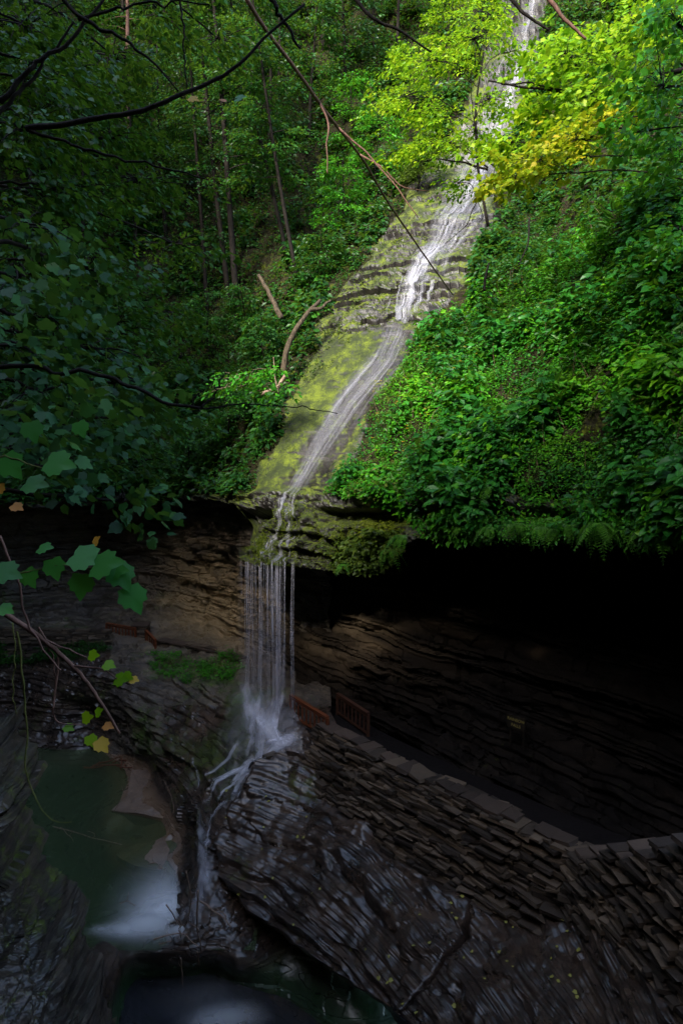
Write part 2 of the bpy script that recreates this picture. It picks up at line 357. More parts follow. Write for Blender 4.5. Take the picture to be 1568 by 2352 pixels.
def build_hillside():
    cols = np.concatenate([np.arange(-500, 520, 9), np.arange(520, 1330, 2.4), np.arange(1330, 2001, 9)])
    rows = np.concatenate([np.arange(-1000, 380, 9), np.arange(380, 1000, 2.6)])
    w = np.linspace(0, 1, 124)
    bot = np.interp(cols, BOT[:, 0], BOT[:, 1]) + (5 + 9 * sstep(850, 950, cols)) * noise(cols * .03, 0 * cols, 0 * cols, 3) + 6 * noise(cols * .011, 0 * cols, 0 * cols, 4)
    PX = np.tile(cols, (len(rows) + len(w), 1))
    PY = np.concatenate([np.tile(rows[:, None], (1, len(cols))), 1000 + (bot - 1000)[None] * w[:, None]])
    P = SA.pos(PX, PY); N = grid_normals(P)
    Q = surfA_disp(P, N, PX, PY)
    x, y, z = Q[..., 0], Q[..., 1], Q[..., 2]
    b = bare(PX, PY)
    s = (PX - ccl(PY)) / 60
    moss = .35 + .25 * noise(x * .5, y * .5, z * .5, 61)
    sl = sstep(1140, 1100, PY) * sstep(740, 780, PY)
    stre = fbm((PX - ccl(PY)) * .035, PY * .004, 0 * PX, 62, 4)
    left = sstep(-.3, -1.0, s) * .75 + sstep(.8, 1.3, s) * .75
    n2 = fbm(x * .45, y * .45, z * .45, 66, 5)
    moss = np.where(sl > .5, .14 + left * (.56 + .4 * stre + .22 * n2), .42 + .4 * n2 + .22 * sstep(-.2, -1.5, s))
    moss = np.where(PY > 1145, .46 + .34 * fbm(x * .9, y * .9, z * .9, 64, 3) + .12 * sstep(620, 720, PX), moss)
    moss = np.where(b > .5, moss, np.where(PY > 1145, moss, .3))
    # underside of the lip
    base = Q[-1]; rows_u = []
    for k in range(1, 11):
        e = base.copy(); e[:, 1] += .55 * k; e[:, 0] *= (1 + .55 * k / base[:, 1]); e[:, 2] += -.02 * k + .1 * noise(base[:, 0] * 1.5, base[:, 0] * 0 + k, base[:, 2], 65) ; rows_u.append(e)
    V = np.concatenate([Q, np.array(rows_u)]); moss = np.concatenate([moss, np.zeros((10, len(cols)))])
    me = make_mesh('hillside', V, [grid_faces(*V.shape[:2])], M['slope'], {'moss': moss})
    # soil where plants grow
    me.materials.append(M['bank'])
    bb = np.concatenate([b, np.ones((10, len(cols)))]); bb[PY.shape[0]:] = 1
    bb[:PY.shape[0]][PY > 1140] = 1
    fb = bb[:-1, :-1].ravel() < .4
    me.polygons.foreach_set('material_index', fb.astype(np.int32))
    return tag(link('hillside', me), None, None, kind='structure')
build_hillside()
def surfA_pts(px, py):                      # displaced points on the hillside, with normals
    px = np.asarray(px, float); py = np.asarray(py, float); e = 3.
    P = SA.pos(px, py); a = SA.pos(px + e, py) - P; b = SA.pos(px, py + e) - P
    N = np.cross(b, a); N /= np.linalg.norm(N, axis=-1)[..., None] + 1e-9
    N *= np.sign((N * -P).sum(-1))[..., None]
    return surfA_disp(P, N, px, py), N
# gorge cliff with the pool bed ----------------------------------------------
ZP, ZL = -18.0, -19.6
def wz(px, py, z): return (px, py, float(Y_at_z(py, z)))
SB = Surf([(-300, 1150, 38), (0, 1150, 47.5), (250, 1150, 51), (450, 1150, 47.5), (560, 1160, 41.5), (740, 1150, 37.5), (-300, 1400, 37), (0, 1390, 49), (250, 1400, 51.5), (400, 1400, 49.5), (500, 1400, 46.5), (560, 1400, 43), (640, 1400, 39.5), (740, 1400, 36.5), (640, 1530, 38.8), (740, 1580, 35), (560, 1470, 43.2),
    (-300, 1480, 36), (0, 1475, 47), (150, 1480, 47), (300, 1505, 43.8), (450, 1530, 41), (540, 1535, 39), (595, 1590, 35.2), (640, 1620, 33.6), (700, 1665, 31.8), (740, 1690, 30.8),
    (-300, 1600, 35), (0, 1560, 46), (0, 1650, 44), (100, 1600, 44.2), (200, 1550, 42.8), (230, 1640, 43), (150, 1715, 42), (0, 1735, 41.2), (280, 1720, 40.5),
    (330, 1585, 40.2), (310, 1630, 39.4), (400, 1620, 38), (480, 1610, 36.4), (550, 1650, 33.8), (360, 1720, 36.2), (430, 1720, 34.8), (430, 1800, 32.9), (405, 1850, 32.5), (440, 1900, 30.6),
    (600, 1720, 31.4), (560, 1770, 30.8), (500, 1835, 29.7), (470, 1900, 28.8), (470, 2000, 27.1), (452, 2080, 25.7), (460, 2140, 24.6), (400, 2020, 28.4),
    wz(200, 1790, -19.0), wz(100, 1800, -19.3), wz(-100, 1800, -19), wz(150, 1900, -19.5), wz(240, 1840, -18.6), wz(325, 1780, -17.55), wz(300, 1830, -17.75), wz(265, 1855, -18.0), wz(340, 1850, -17.7), wz(385, 1872, -17.6), wz(230, 1880, -18.3), wz(330, 1890, -18.5), wz(290, 1920, -18.7), wz(380, 1945, -17.95), wz(290, 1965, -18.08), wz(340, 1985, -18.15), wz(350, 2030, -18.8), wz(200, 2000, -19.8), wz(150, 2100, -19.8), wz(300, 2100, -19.2),
    wz(0, 2000, -19), wz(-200, 2100, -18), wz(100, 2180, -17.7), wz(250, 2180, -17.85), wz(350, 2190, -18.05), wz(430, 2185, -17.9), wz(260, 2260, -18.3), wz(220, 2350, -18.3), wz(320, 2265, -20.3), wz(330, 2352, -20.9), wz(450, 2270, -20.6), wz(500, 2260, -20.4), wz(500, 2352, -21.2), wz(300, 2500, -21), wz(600, 2352, -20.9), wz(700, 2500, -21), wz(100, 2500, -17.5),
    (520, 2000, 27.4), (560, 2120, 25.3), (540, 2220, 23.9), (650, 2200, 24.6), (760, 2300, 23), (1000, 2400, 22.5), (900, 2000, 27.5), (760, 1800, 30.5), (620, 1900, 29.4)], 2e-4)
def surfB_disp(P, N, px, py):
    x, y, z = P[..., 0], P[..., 1], P[..., 2]
    wall = sstep(1530, 1480, py)
    under = sstep(-17.9, -18.3, z)
    apron = sstep(450, 560, px) * sstep(1540, 1600, py) * sstep(2000, 1850, py)
    pale = sstep(330, 480, px) * wall
    d = strata(P, .75, .55, 71, .3, .6, .5, warp=.5) + strata(P, .24, .2, 73, .5, .7, .6, warp=.2) + .16 * fbm(x * .9, y * .9, z * .9, 74, 4)
    lump = .35 * fbm(x * .8, y * .8, z * 1.1, 75, 5) + .12 * fbm(x * 2.5, y * 2.5, z * 3, 76, 3)
    d = d + .6 * pale * strata(P, 1.1, .5, 80, .5, .7, .6, warp=.5) + lump * pale * .3
    ap = .22 * fbm(x * .8, y * .8, z * .8, 77, 5) + .15 * strata(P, .5, .5, 78, .5, .5, .3, warp=.8)
    d = d + (ap - d) * apron
    d = d * (1 - .75 * under)
    gs = np.exp(-((px - 320) / 70) ** 2 - ((py - 1835) / 50) ** 2) + np.exp(-((px - 320) / 60) ** 2 - ((py - 1970) / 35) ** 2)
    d = d * (1 - .85 * np.clip(gs * 1.4, 0, 1))
    low = sstep(2160, 2200, py) * np.clip(sstep(620, 540, px), 0, 1)
    d = d * (1 - .8 * low) + .1 * low * fbm(x * 1.2, y * 1.2, z * 1.2, 79, 3)
    return P + N * d[..., None]
def surf_pts(S, disp, px, py):
    px = np.asarray(px, float); py = np.asarray(py, float); e = 3.
    P = S.pos(px, py); a = S.pos(px + e, py) - P; b = S.pos(px, py + e) - P
    N = np.cross(b, a); N /= np.linalg.norm(N, axis=-1)[..., None] + 1e-9
    N *= np.sign((N * -P).sum(-1))[..., None]
    return disp(P, N, px, py), N
def build_cliff():
    rows = np.arange(1090, 2470, 2.6); nc = 400
    right = np.interp(rows, [1090, 1640, 1720, 2352, 2480], [760, 760, 800, 1000, 1020])
    u = np.linspace(0, 1, nc) ** .82
    PX = -300 + (right[:, None] + 300) * u[None]; PY = np.tile(rows[:, None], (1, nc))
    P = SB.pos(PX, PY); N = grid_normals(P); Q = surfB_disp(P, N, PX, PY)
    x, y, z = Q[..., 0], Q[..., 1], Q[..., 2]
    n = noise(x * .6, y * .6, z * .6, 81)
    moss = .2 + .25 * n
    g = lambda cx, cy, rx, ry: np.exp(-((PX - cx) / rx) ** 2 - ((PY - cy) / ry) ** 2)
    moss += .5 * g(410, 1535, 60, 35) + .5 * g(500, 1540, 45, 40) + .42 * g(560, 1640, 60, 90) + .35 * g(350, 1700, 60, 60) + .3 * g(480, 1740, 50, 70) + .3 * g(120, 1460, 120, 20)
    moss -= 1.5 * sstep(-17.6, -18, z)
    sand = sstep(-17.0, -17.5, z) * sstep(-19.4, -18.4, z) * sstep(215, 270, PX) * sstep(2030, 1990, PY) * sstep(420, 395, PX)
    och = np.clip(g(500, 1390, 110, 60) * 1.1 + .8 * g(540, 1440, 60, 60) + .5 * g(440, 1300, 120, 90) + .5 * fbm(x * .5, y * .5, z * 1.5, 82, 3) * g(470, 1340, 180, 150), 0, 1)  # ochre rock behind the fall, its lit look painted in too
    me = make_mesh('cliff', Q, [grid_faces(*Q.shape[:2])], M['cliff'], {'moss': moss, 'ochre_lit': och, 'sand': sand, 'depth': sstep(-18.2, -19.2, z)})
    me.materials.append(M['wet'])
    lo = ((PY[:-1, :-1] > 1620) & (PX[:-1, :-1] > 380)) | (PY[:-1, :-1] > 1730) | ((PX[:-1, :-1] < 250) & (PY[:-1, :-1] > 1480))
    me.polygons.foreach_set('material_index', lo.ravel().astype(np.int32))
    return tag(link('cliff', me), None, None, kind='structure')
def add_bed(m, what=(('sand', (.2, .125, .075)), ('depth', (.02, .05, .02)))):                              # sand and silt of the pool bed
    t = m.node_tree; p = [n for n in t.nodes if n.type == 'BSDF_PRINCIPLED'][0]
    src = p.inputs['Base Color'].links[0].from_socket
    def mixin(src, an, col):
        a = t.nodes.new('ShaderNodeAttribute'); a.attribute_name = an
        mx = t.nodes.new('ShaderNodeMix'); mx.data_type = 'RGBA'
        t.links.new(a.outputs['Fac'], mx.inputs[0]); t.links.new(src, mx.inputs[6]); mx.inputs[7].default_value = (*col, 1)
        return mx.outputs[2]
    s = src
    for an, c in what: s = mixin(s, an, c)
    t.links.new(s, p.inputs['Base Color'])
add_bed(M['wet']); add_bed(M['cliff'], (('ochre_lit', (.32, .23, .115)),)); add_bed(M['overhang'], (('ochre_lit', (.16, .115, .07)),))
build_cliff()
# overhanging cliff on the right ----------------------------------------------
SC = Surf([(640, 1080, 39), (640, 1300, 39.8), (640, 1500, 38.8), (640, 1620, 37.4), (800, 1150, 34.8), (800, 1300, 36.2), (800, 1450, 35), (800, 1600, 34), (850, 1700, 32.2), (1000, 1180, 31.5), (1000, 1330, 33), (1000, 1450, 31.2), (1000, 1600, 30.6), (1000, 1780, 28.4),
    (1250, 1200, 27.5), (1250, 1400, 28.6), (1250, 1520, 27.5), (1250, 1700, 26.4), (1250, 1900, 24.4), (1568, 1220, 22.5), (1568, 1450, 24), (1568, 1700, 22.9), (1568, 1950, 21.2), (2000, 1220, 18), (2000, 1600, 18.6), (2000, 2000, 17.2)], 1e-4)
def build_overhang():
    rows = np.arange(1080, 2040, 3.); cols = np.arange(660, 2000, 3.4)
    PX, PY = np.meshgrid(cols, rows); P = SC.pos(PX, PY); N = grid_normals(P)
    x, y, z = P[..., 0], P[..., 1], P[..., 2]
    d = strata(P, .9, .75, 91, .2, .8, .5, warp=.6, dip=(.08, 0)) + strata(P, .26, .28, 93, .5, .8, .6, dip=(.08, 0)) + .25 * fbm(x * .6, y * .6, z * .6, 94, 4)
    Q = P + N * d[..., None]
    moss = .0 + .2 * noise(x * .5, y * .5, z * .5, 95) + .25 * sstep(1400, 1280, PY)
    tag(link('overhang', make_mesh('overhang', Q, [grid_faces(*Q.shape[:2])], M['overhang'], {'moss': moss, 'ochre_lit': np.clip(.75 * np.exp(-((PX - 830) / 190) ** 2 - ((PY - 1440) / 110) ** 2) * (.6 + .7 * noise(x * .5, y * .5, z * 2.2, 96)) + .3 * np.exp(-((PX - 1240) / 18) ** 2 - ((PY - 1500) / 14) ** 2), 0, 1)})), None, None, kind='structure')  # ochre paints in the lit layers at left; small spot is a tan block
build_overhang()
# sloping rock on the right ------------------------------------------------------
SD = Surf([(500, 1830, 29.4), (560, 1790, 29.7), (640, 1750, 30.3), (700, 1770, 29.6), (760, 1770, 29.0), (900, 1870, 26.2), (1150, 2020, 22.2), (1330, 2100, 19.6), (1568, 2250, 15.6), (1800, 2350, 13.5), (560, 1900, 28), (490, 1940, 27.9), (480, 2000, 27), (540, 2090, 25.4), (640, 2150, 23.7), (760, 2230, 21.9), (900, 2330, 19.6), (1000, 2400, 18.2), (800, 2050, 23.9), (1000, 2150, 20.8), (1200, 2250, 18.2), (1350, 2400, 15.8), (700, 1950, 26.4), (1100, 2520, 16), (1700, 2600, 11.8)], 1e-4)
def surfD_disp(P, N, px, py):
    x, y, z = P[..., 0], P[..., 1], P[..., 2]
    q = x * .8 - y * .6; zd = z + .05 * x + .02 * y
    d = strata(P, .66, .44, 101, 1.1, .25, .9, dip=(.05, .02), warp=.22) + strata(P, .21, .09, 107, 1., .3, .7, dip=(.05, .02), warp=.2) + strata(P, .075, .04, 103, 1., .4, .7, dip=(.05, .02), warp=.15)
    d += .3 * fbm(x * .4, y * .4, z * .4, 104, 4) + .05 * fbm(q * .6, zd * 7, 0 * q, 105, 3) + .01 * fbm(x * 5, y * 5, z * 5, 108, 2)
    # broken gully near the wall and the long joint crossing the beds
    g = np.interp(px, [820, 980, 1090, 1200, 1260], [1905, 1990, 2040, 2095, 2150]); w = sstep(820, 900, px) * sstep(1270, 1180, px)
    d -= 1.0 * w * np.exp(-((py - g) / 20) ** 2)
    jx = np.interp(py, [2060, 2100, 2150, 2200, 2240, 2290, 2340], [1092, 1078, 1060, 1035, 1008, 968, 930]) + 5 * noise(py * .05, 0 * py, 0 * py, 106)
    jw = np.interp(py, [2050, 2075, 2130, 2190, 2240, 2320, 2350], [0, 2, 6, 5, 3, 2.5, 0])
    d -= .85 * np.exp(-((px - jx) / np.maximum(jw, .4)) ** 2) * (jw > .5)
    return P + N * d[..., None]
def build_slope():
    rows = np.linspace(0, 1, 330); cols = np.linspace(0, 1, 520)
    L = [(1740, 560), (1800, 552), (1850, 515), (1900, 492), (1960, 482), (2010, 490), (2060, 530), (2100, 560), (2150, 640), (2200, 705), (2260, 790), (2320, 880), (2352, 915), (2600, 1120)]
    L = np.array(L, float)
    top = lambda px: np.interp(px, [480, 560, 640, 700, 760, 900, 1150, 1350, 1568, 1800], [1835, 1775, 1735, 1745, 1745, 1820, 1960, 2040, 2130, 2250])
    # rows run in py, with the left edge following the broken outline
    PYr = np.arange(1735, 2600, 2.2)
    left = np.interp(PYr, L[:, 0], L[:, 1]) + 9 * noise(PYr * .03, 0 * PYr, 0 * PYr, 110) + 4 * noise(PYr * .11, 0 * PYr, 0 * PYr, 111)
    u = np.linspace(0, 1, 560)
    PX = left[:, None] + (1800 - left[:, None]) * u[None]; PY = np.tile(PYr[:, None], (1, len(u)))
    PY = np.maximum(PY, top(PX) - 6)
    P = SD.pos(PX, PY); N = grid_normals(SD.pos(PX, np.tile(PYr[:, None], (1, len(u)))))
    Q = surfD_disp(P, N, PX, PY)
    back = np.clip(1 - (PX - left[:, None]) / 26, 0, 1) ** 2
    Q[..., 1] += 2.2 * back; Q[..., 2] -= 1.6 * back
    x, y, z = Q[..., 0], Q[..., 1], Q[..., 2]
    moss = .1 + .22 * noise(x * .6, y * .6, z * .6, 112) + .35 * np.exp(-((PX - 700) / 70) ** 2 - ((PY - 1800) / 40) ** 2) + .3 * np.exp(-((PX - 545) / 30) ** 2 - ((PY - 2000) / 60) ** 2)
    tag(link('rock_slope', make_mesh('rock_slope', Q, [grid_faces(*Q.shape[:2])], M['wet'], {'moss': moss, 'sand': 0 * moss, 'depth': 0 * moss}, True)), None, None, kind='structure')
build_slope()
# near left rock ---------------------------------------------------------------
SG = Surf([(-300, 1750, 15), (0, 1800, 16.3), (80, 1850, 17), (-300, 2000, 14), (0, 2000, 15.6), (100, 2080, 17.4), (200, 2200, 18), (0, 2352, 14.2), (200, 2352, 16), (-300, 2400, 12), (250, 2550, 14.5)], 1e-4)
def build_foreground():
    rows = np.arange(1755, 2560, 2.6); u = np.linspace(0, 1, 230)
    right = np.interp(rows, [1755, 1765, 1790, 1850, 1900, 1960, 2000, 2060, 2120, 2180, 2240, 2352, 2560], [-100, -35, 24, 42, 8, 14, 28, 48, 80, 130, 155, 175, 225]) + 7 * noise(rows * .05, 0 * rows, 0 * rows, 120) + 4 * noise(rows * .17, 0 * rows, 0 * rows, 121)
    PX = -300 + (right[:, None] + 300) * u[None]; PY = np.tile(rows[:, None], (1, len(u)))
    P = SG.pos(PX, PY); N = grid_normals(P); x, y, z = P[..., 0], P[..., 1], P[..., 2]
    d = strata(P, .55, .35, 122, .3, .8, .5, warp=.5) + .35 * fbm(x * .8, y * .8, z * .8, 123, 5) + .1 * fbm(x * 4, y * 4, z * 4, 124, 3)
    Q = P + N * d[..., None]
    b = np.clip((u[None] - .86) / .14, 0, 1) ** 2 + 0 * PX; Q[..., 1] += 2.5 * b; Q[..., 0] -= .6 * b
    tb = np.clip((1775 - PY) / 20, 0, 1) ** 2; Q[..., 1] += 3 * tb
    tag(link('rock_ledge', make_mesh('rock_ledge', Q, [grid_faces(*Q.shape[:2])], M['near_rock'], {'moss': .2 + .2 * noise(x, y, z, 125)})), None, None, kind='structure')
build_foreground()
# unseen banks left and behind, crests shaped to shade the gorge ------
def build_shade_banks():
    ys = np.linspace(-30, 60, 110); t = np.linspace(0, 1, 44)
    YY, TT = np.meshgrid(ys, t)
    X = -(.52 * np.maximum(YY, 0) + 7.0) - 16 * np.clip((TT - .25) / .5, 0, 1) * .35 - 14 * np.clip((TT - .75) / .25, 0, 1)
    top = np.interp(YY, LEFT_SHADE_CREST[0], LEFT_SHADE_CREST[1])
    Z = np.where(TT < .25, -22 + 18 * TT / .25, -4 + (top + 4) * np.clip((TT - .25) / .5, 0, 1)) + 1.0 * fbm(X * .2, YY * .2, TT * 5, 130, 4)
    P = np.stack([X + fbm(YY * .2, TT * 8, 0 * X, 132, 3) * .5 - .4, YY, Z], -1)
    tag(link('left_shade_bank', make_mesh('left_shade_bank', P, [grid_faces(*P.shape[:2])], M['bank'], {'moss': 0 * X})), None, None, kind='structure')
    xs = np.linspace(-40, 40, 60); XX, TT = np.meshgrid(xs, t)
    Yb = -10 - 13 * TT
    top = np.interp(XX, REAR_SHADE_CREST[0], REAR_SHADE_CREST[1])
    Z = np.where(TT < .2, -24 + 20 * TT / .2, -4 + (top + 4) * (TT - .2) / .8) + 1.2 * fbm(XX * .15, Yb * .15, 0 * XX, 131, 4)
    P = np.stack([XX, Yb, Z], -1)
    tag(link('rear_shade_bank', make_mesh('rear_shade_bank', P, [grid_faces(*P.shape[:2])], M['bank'], {'moss': 0 * XX})), None, None, kind='structure')
LEFT_SHADE_CREST = ([-30, -20, -9, -5, 0, 4, 9, 13, 16, 20, 23, 26, 36, 60], [48, 44, 36, 31, 22, 18, 17.5, 20, 26, 33, 36, 42, 60, 76])
REAR_SHADE_CREST = ([-40, -12, -4, 4, 40], [48, 42, 36, 34, 38])
build_shade_banks()
# ------------------------------------------------------------------ water
def tile_plane(name, x0, x1, y0, y1, z, mat):
    V = [(x0, y0, z), (x1, y0, z), (x1, y1, z), (x0, y1, z)]
    return tag(link(name, make_mesh(name, V, [np.array([[0, 1, 2, 3]])], mat)), None, None, kind='structure')
yl = float(Y_at_z(2182, ZP))
tile_plane('pool_water', -26, -3.2, yl, 43, ZP, M['pool'])
tile_plane('lower_water', -14, 2, 17, 26.5, ZL, M['lowpool'])
M['tan'] = rock_mat('tan_rock', (.1, .065, .045), (.19, .125, .085), (.28, .19, .125), (.35, .6), wet=.3, bump=.3)
def flat_rock(name, poly, zs, s):
    P = np.array([[a, b, z] for (a, b), z in zip(poly, zs)], float); P = np.concatenate([P, P[:1]])
    t = np.linspace(0, len(poly), 97)[:-1]; e = np.stack([np.interp(t, np.arange(len(P)), P[:, k]) for k in range(3)], -1)
    e[:, :2] += 4 * np.stack([noise(t * 1.3, 0 * t + s, 0 * t, 1), noise(t * 1.3, 0 * t + s, 0 * t, 2)], -1)
    c = P[:-1].mean(0); r = np.linspace(0, 1, 22); G = c + (e - c)[None] * r[:, None, None]
    W = at_z(G[..., 0], G[..., 1], G[..., 2]); W[..., 2] += .05 * fbm(W[..., 0] * 1.5, W[..., 1] * 1.5, 0 * W[..., 0] + s, 160, 4)
    W = np.concatenate([W, W[-1:] - np.array([0, -.1, .7])])
    i = np.arange(22)[:, None] * 96; j = np.arange(96)[None]; k = (j + 1) % 96
    tag(link(name, make_mesh(name, W.reshape(-1, 3), [np.stack([i + j, i + 96 + j, i + 96 + k, i + k], -1).reshape(-1, 4)], M['tan'], {'moss': np.zeros(W.shape[0] * 96)})), None, None, kind='structure')
flat_rock('sandbar', [(305, 1768), (340, 1765), (372, 1805), (408, 1872), (395, 1884), (330, 1868), (255, 1860), (288, 1828)], [-17.5, -17.4, -17.4, -17.5, -17.8, -17.85, -17.97, -17.75], 1)
flat_rock('sandbar', [(268, 1962), (318, 1935), (372, 1925), (392, 1950), (368, 2000), (310, 1990)], [-18.06, -18.03, -17.97, -17.9, -18.03, -18.07], 2)
def drape(mb, S, disp, path, half, off=.06, nacross=7, cover=1., end=.12, start=.12, n=None):
    """a sheet of running water lying on a surface; path of (px, py), half width in px"""
    path = np.asarray(path, float)
    L = np.abs(np.diff(path, axis=0)).sum(); n = n or int(max(8, L / 4))
    pp = smooth_path(path, n)
    hw = half if np.ndim(half) == 0 else np.interp(np.linspace(0, 1, n), np.linspace(0, 1, len(half)), half)
    T = np.gradient(pp, axis=0); T /= np.linalg.norm(T, axis=1)[:, None]
    nr = np.stack([-T[:, 1], T[:, 0]], -1)
    u = np.linspace(-1, 1, nacross)
    G = pp[:, None] + nr[:, None] * (u[None, :, None] * (hw * np.ones(n))[:, None, None])
    P, N = surf_pts(S, disp, G[..., 0], G[..., 1])
    Psm = P.copy()
    for _ in range(2):
        Psm[1:-1] = .25 * Psm[:-2] + .5 * Psm[1:-1] + .25 * Psm[2:]
    front = ((Psm - P) * N).sum(-1)
    P = P + N * (np.maximum(front, 0) + off)[..., None]
    al = np.concatenate([[0], np.cumsum(np.linalg.norm(np.diff(P[:, nacross // 2], axis=0), axis=1))])
    w = np.linalg.norm(P[:, -1] - P[:, 0], axis=1)
    tt = np.linspace(0, 1, n)
    cv = cover * (1 - np.abs(u[None]) ** 2.2) * np.minimum(1, np.minimum(tt / start if start else 1, (1 - tt) / end if end else 1))[:, None]
    sd = R.uniform(0, 100)
    uv = np.stack([u[None] * w[:, None] / 2 + sd, al[:, None] + 0 * u[None], np.full(G.shape[:2], sd)], -1)
    mb.append((P, cv, uv))
def build_drapes(name, L, mat):
    V, Fc, C, U, n = [], [], [], [], 0
    for P, cv, uv in L:
        V.append(P.reshape(-1, 3)); C.append(cv.ravel()); U.append(uv.reshape(-1, 3)); Fc.append(grid_faces(*P.shape[:2]) + n); n += P.shape[0] * P.shape[1]
    me = make_mesh(name, np.concatenate(V), [np.concatenate(Fc)], mat, {'cover': np.concatenate(C)}, True, np.concatenate(U))
    return tag(link(name, me), None, None, kind='structure')
L = []
A_ = (SA, surfA_disp)
mainp = [(p[1], p[0]) for p in CL[1:15]]
drape(L, *A_, mainp[:9], [9, 10, 12, 14, 17, 18, 17, 16, 15], .12, 17, 1.15, .02, .02)
drape(L, *A_, mainp[:9], [16, 18, 22, 27, 34, 40, 34, 28, 22], .1, 17, .3, .02, .02)
drape(L, *A_, [(1190, 60), (1150, 190), (1105, 330), (1040, 460), (985, 560)], [8, 12, 18, 22, 18], .15, 9, .5)
drape(L, *A_, [(1135, 400), (1100, 480), (1060, 540), (1020, 590), (1000, 640)], [16, 20, 24, 24, 20], .14, 11, .55)
drape(L, *A_, [(1015, 560), (975, 600), (950, 650), (935, 700), (922, 752)], [24, 24, 22, 18, 15], .15, 13, 1.5, .04)
for x0, y0, x1, y1, h in [(930, 640, 915, 750, 5), (985, 640, 965, 720, 9), (1000, 660, 985, 710, 5), (960, 650, 945, 745, 9), (975, 690, 960, 735, 6), (900, 690, 890, 740, 2)]:
    drape(L, *A_, [(x0, y0), (x1, (y0 + y1) / 2), (x1, y1)], h, .17, 7, 1.0)
drape(L, *A_, [(922, 752), (885, 830), (810, 920), (742, 1020), (685, 1120)], [26, 40, 42, 26, 20], .07, 25, .7, .03, .05)
for o, h, c in [(-22, 8, .9), (-6, 6, .8), (10, 9, .75), (24, 7, .6)]:
    drape(L, *A_, [(918 + o * .5, 760), (885 + o, 830), (808 + o, 920), (740 + o * .8, 1020), (688 + o * .55, 1110), (672 + o * .4, 1140)], h, .1, 9, c, .05, .2)
build_drapes('cascade_water', L[:-5], M['cascade']); build_drapes('slab_water', L[-5:], M['sheet'])
L = []
for x0, pts, h in [(0, [(672, 1120), (652, 1150), (645, 1185), (642, 1215), (628, 1228), (620, 1262), (612, 1292)], 7), (1, [(690, 1125), (672, 1155), (662, 1190), (660, 1225), (650, 1245), (646, 1300)], 8), (2, [(664, 1165), (668, 1215), (655, 1240), (640, 1300)], 6), (3, [(690, 1165), (690, 1205), (684, 1250), (686, 1300)], 3), (4, [(622, 1222), (610, 1250), (606, 1296)], 5), (5, [(640, 1195), (632, 1240), (630, 1300)], 5), (6, [(676, 1160), (676, 1210), (668, 1250), (670, 1300)], 3)]:
    drape(L, *A_, pts, h, .1, 7, 1.1, .05, .08)
build_drapes('ledge_water', L, M['cascade'])
# free-falling strands: round threads of water from the lip to the rocks
def strands():
    V, Fc, C, U, n = [], [], [], [], 0
    spec = [(p, R.uniform(.007, .016), R.uniform(.45, 1.0)) for p in list(R.normal(578, 10, 20)) + list(R.normal(600, 6, 9)) + list(R.uniform(558, 692, 26)) + list(R.normal(648, 12, 10))]
    spec += [(p + R.uniform(-2, 2), R.uniform(.025, .05), R.uniform(.7, 1.1)) for p in (613, 621, 641, 647, 652, 671, 683)] + [(p + R.uniform(-5, 5), .06, .5) for p in (640, 646, 651, 655)]
    for px, r, c in spec:
        lip = np.interp(px, BOT[:, 0], BOT[:, 1]) - 4
        A = surfA_pts(px, lip)[0]; A = A + np.array([0, -.12, .0])
        px = float(np.clip(px, 557, 693)); zb = -10.6 - R.uniform(0, 2.0) - (1.2 if px > 630 else 0); drift = R.normal(0, .06)
        m = 26; t = np.linspace(0, 1, m)
        P = np.stack([A[0] + drift * t ** 1.5 + .03 * noise(t * 3, 0 * t + px, 0 * t, 5), A[1] - .35 * np.sqrt(t) - .02 * noise(t * 4, 0 * t + px, 0 * t, 6), A[2] + (zb - A[2]) * t], -1)
        rr = r * (.8 + .7 * t + .5 * noise(t * 6, 0 * t + px, 0 * t, 7))
        a = np.arange(6) / 6 * 2 * math.pi
        G = P[:, None] + rr[:, None, None] * np.stack([np.cos(a), np.sin(a), 0 * a], -1)[None]
        i = np.arange(m - 1)[:, None] * 6; j = np.arange(6)[None]; k = (j + 1) % 6
        Fc.append(np.stack([i + j, i + k, i + 6 + k, i + 6 + j], -1).reshape(-1, 4) + n)
        V.append(G.reshape(-1, 3)); n += m * 6
        C.append(np.repeat(c * (1 - .5 * t ** 2) * np.clip(.8 + .6 * noise(t * 5, 0 * t + px * 3, 0 * t, 8), .2, 1.2), 6)); U.append(np.stack([np.full(m * 6, px * 1.7), np.repeat(P[:, 2], 6), np.full(m * 6, px * .3)], -1))
    me = make_mesh('waterfall', np.concatenate(V), [np.concatenate(Fc)], M['veil'], {'cover': np.concatenate(C)}, True, np.concatenate(U))
    tag(link('waterfall', me), None, None, kind='structure')
strands()
B_ = (SB, surfB_disp); D_ = (SD, surfD_disp)
L = []
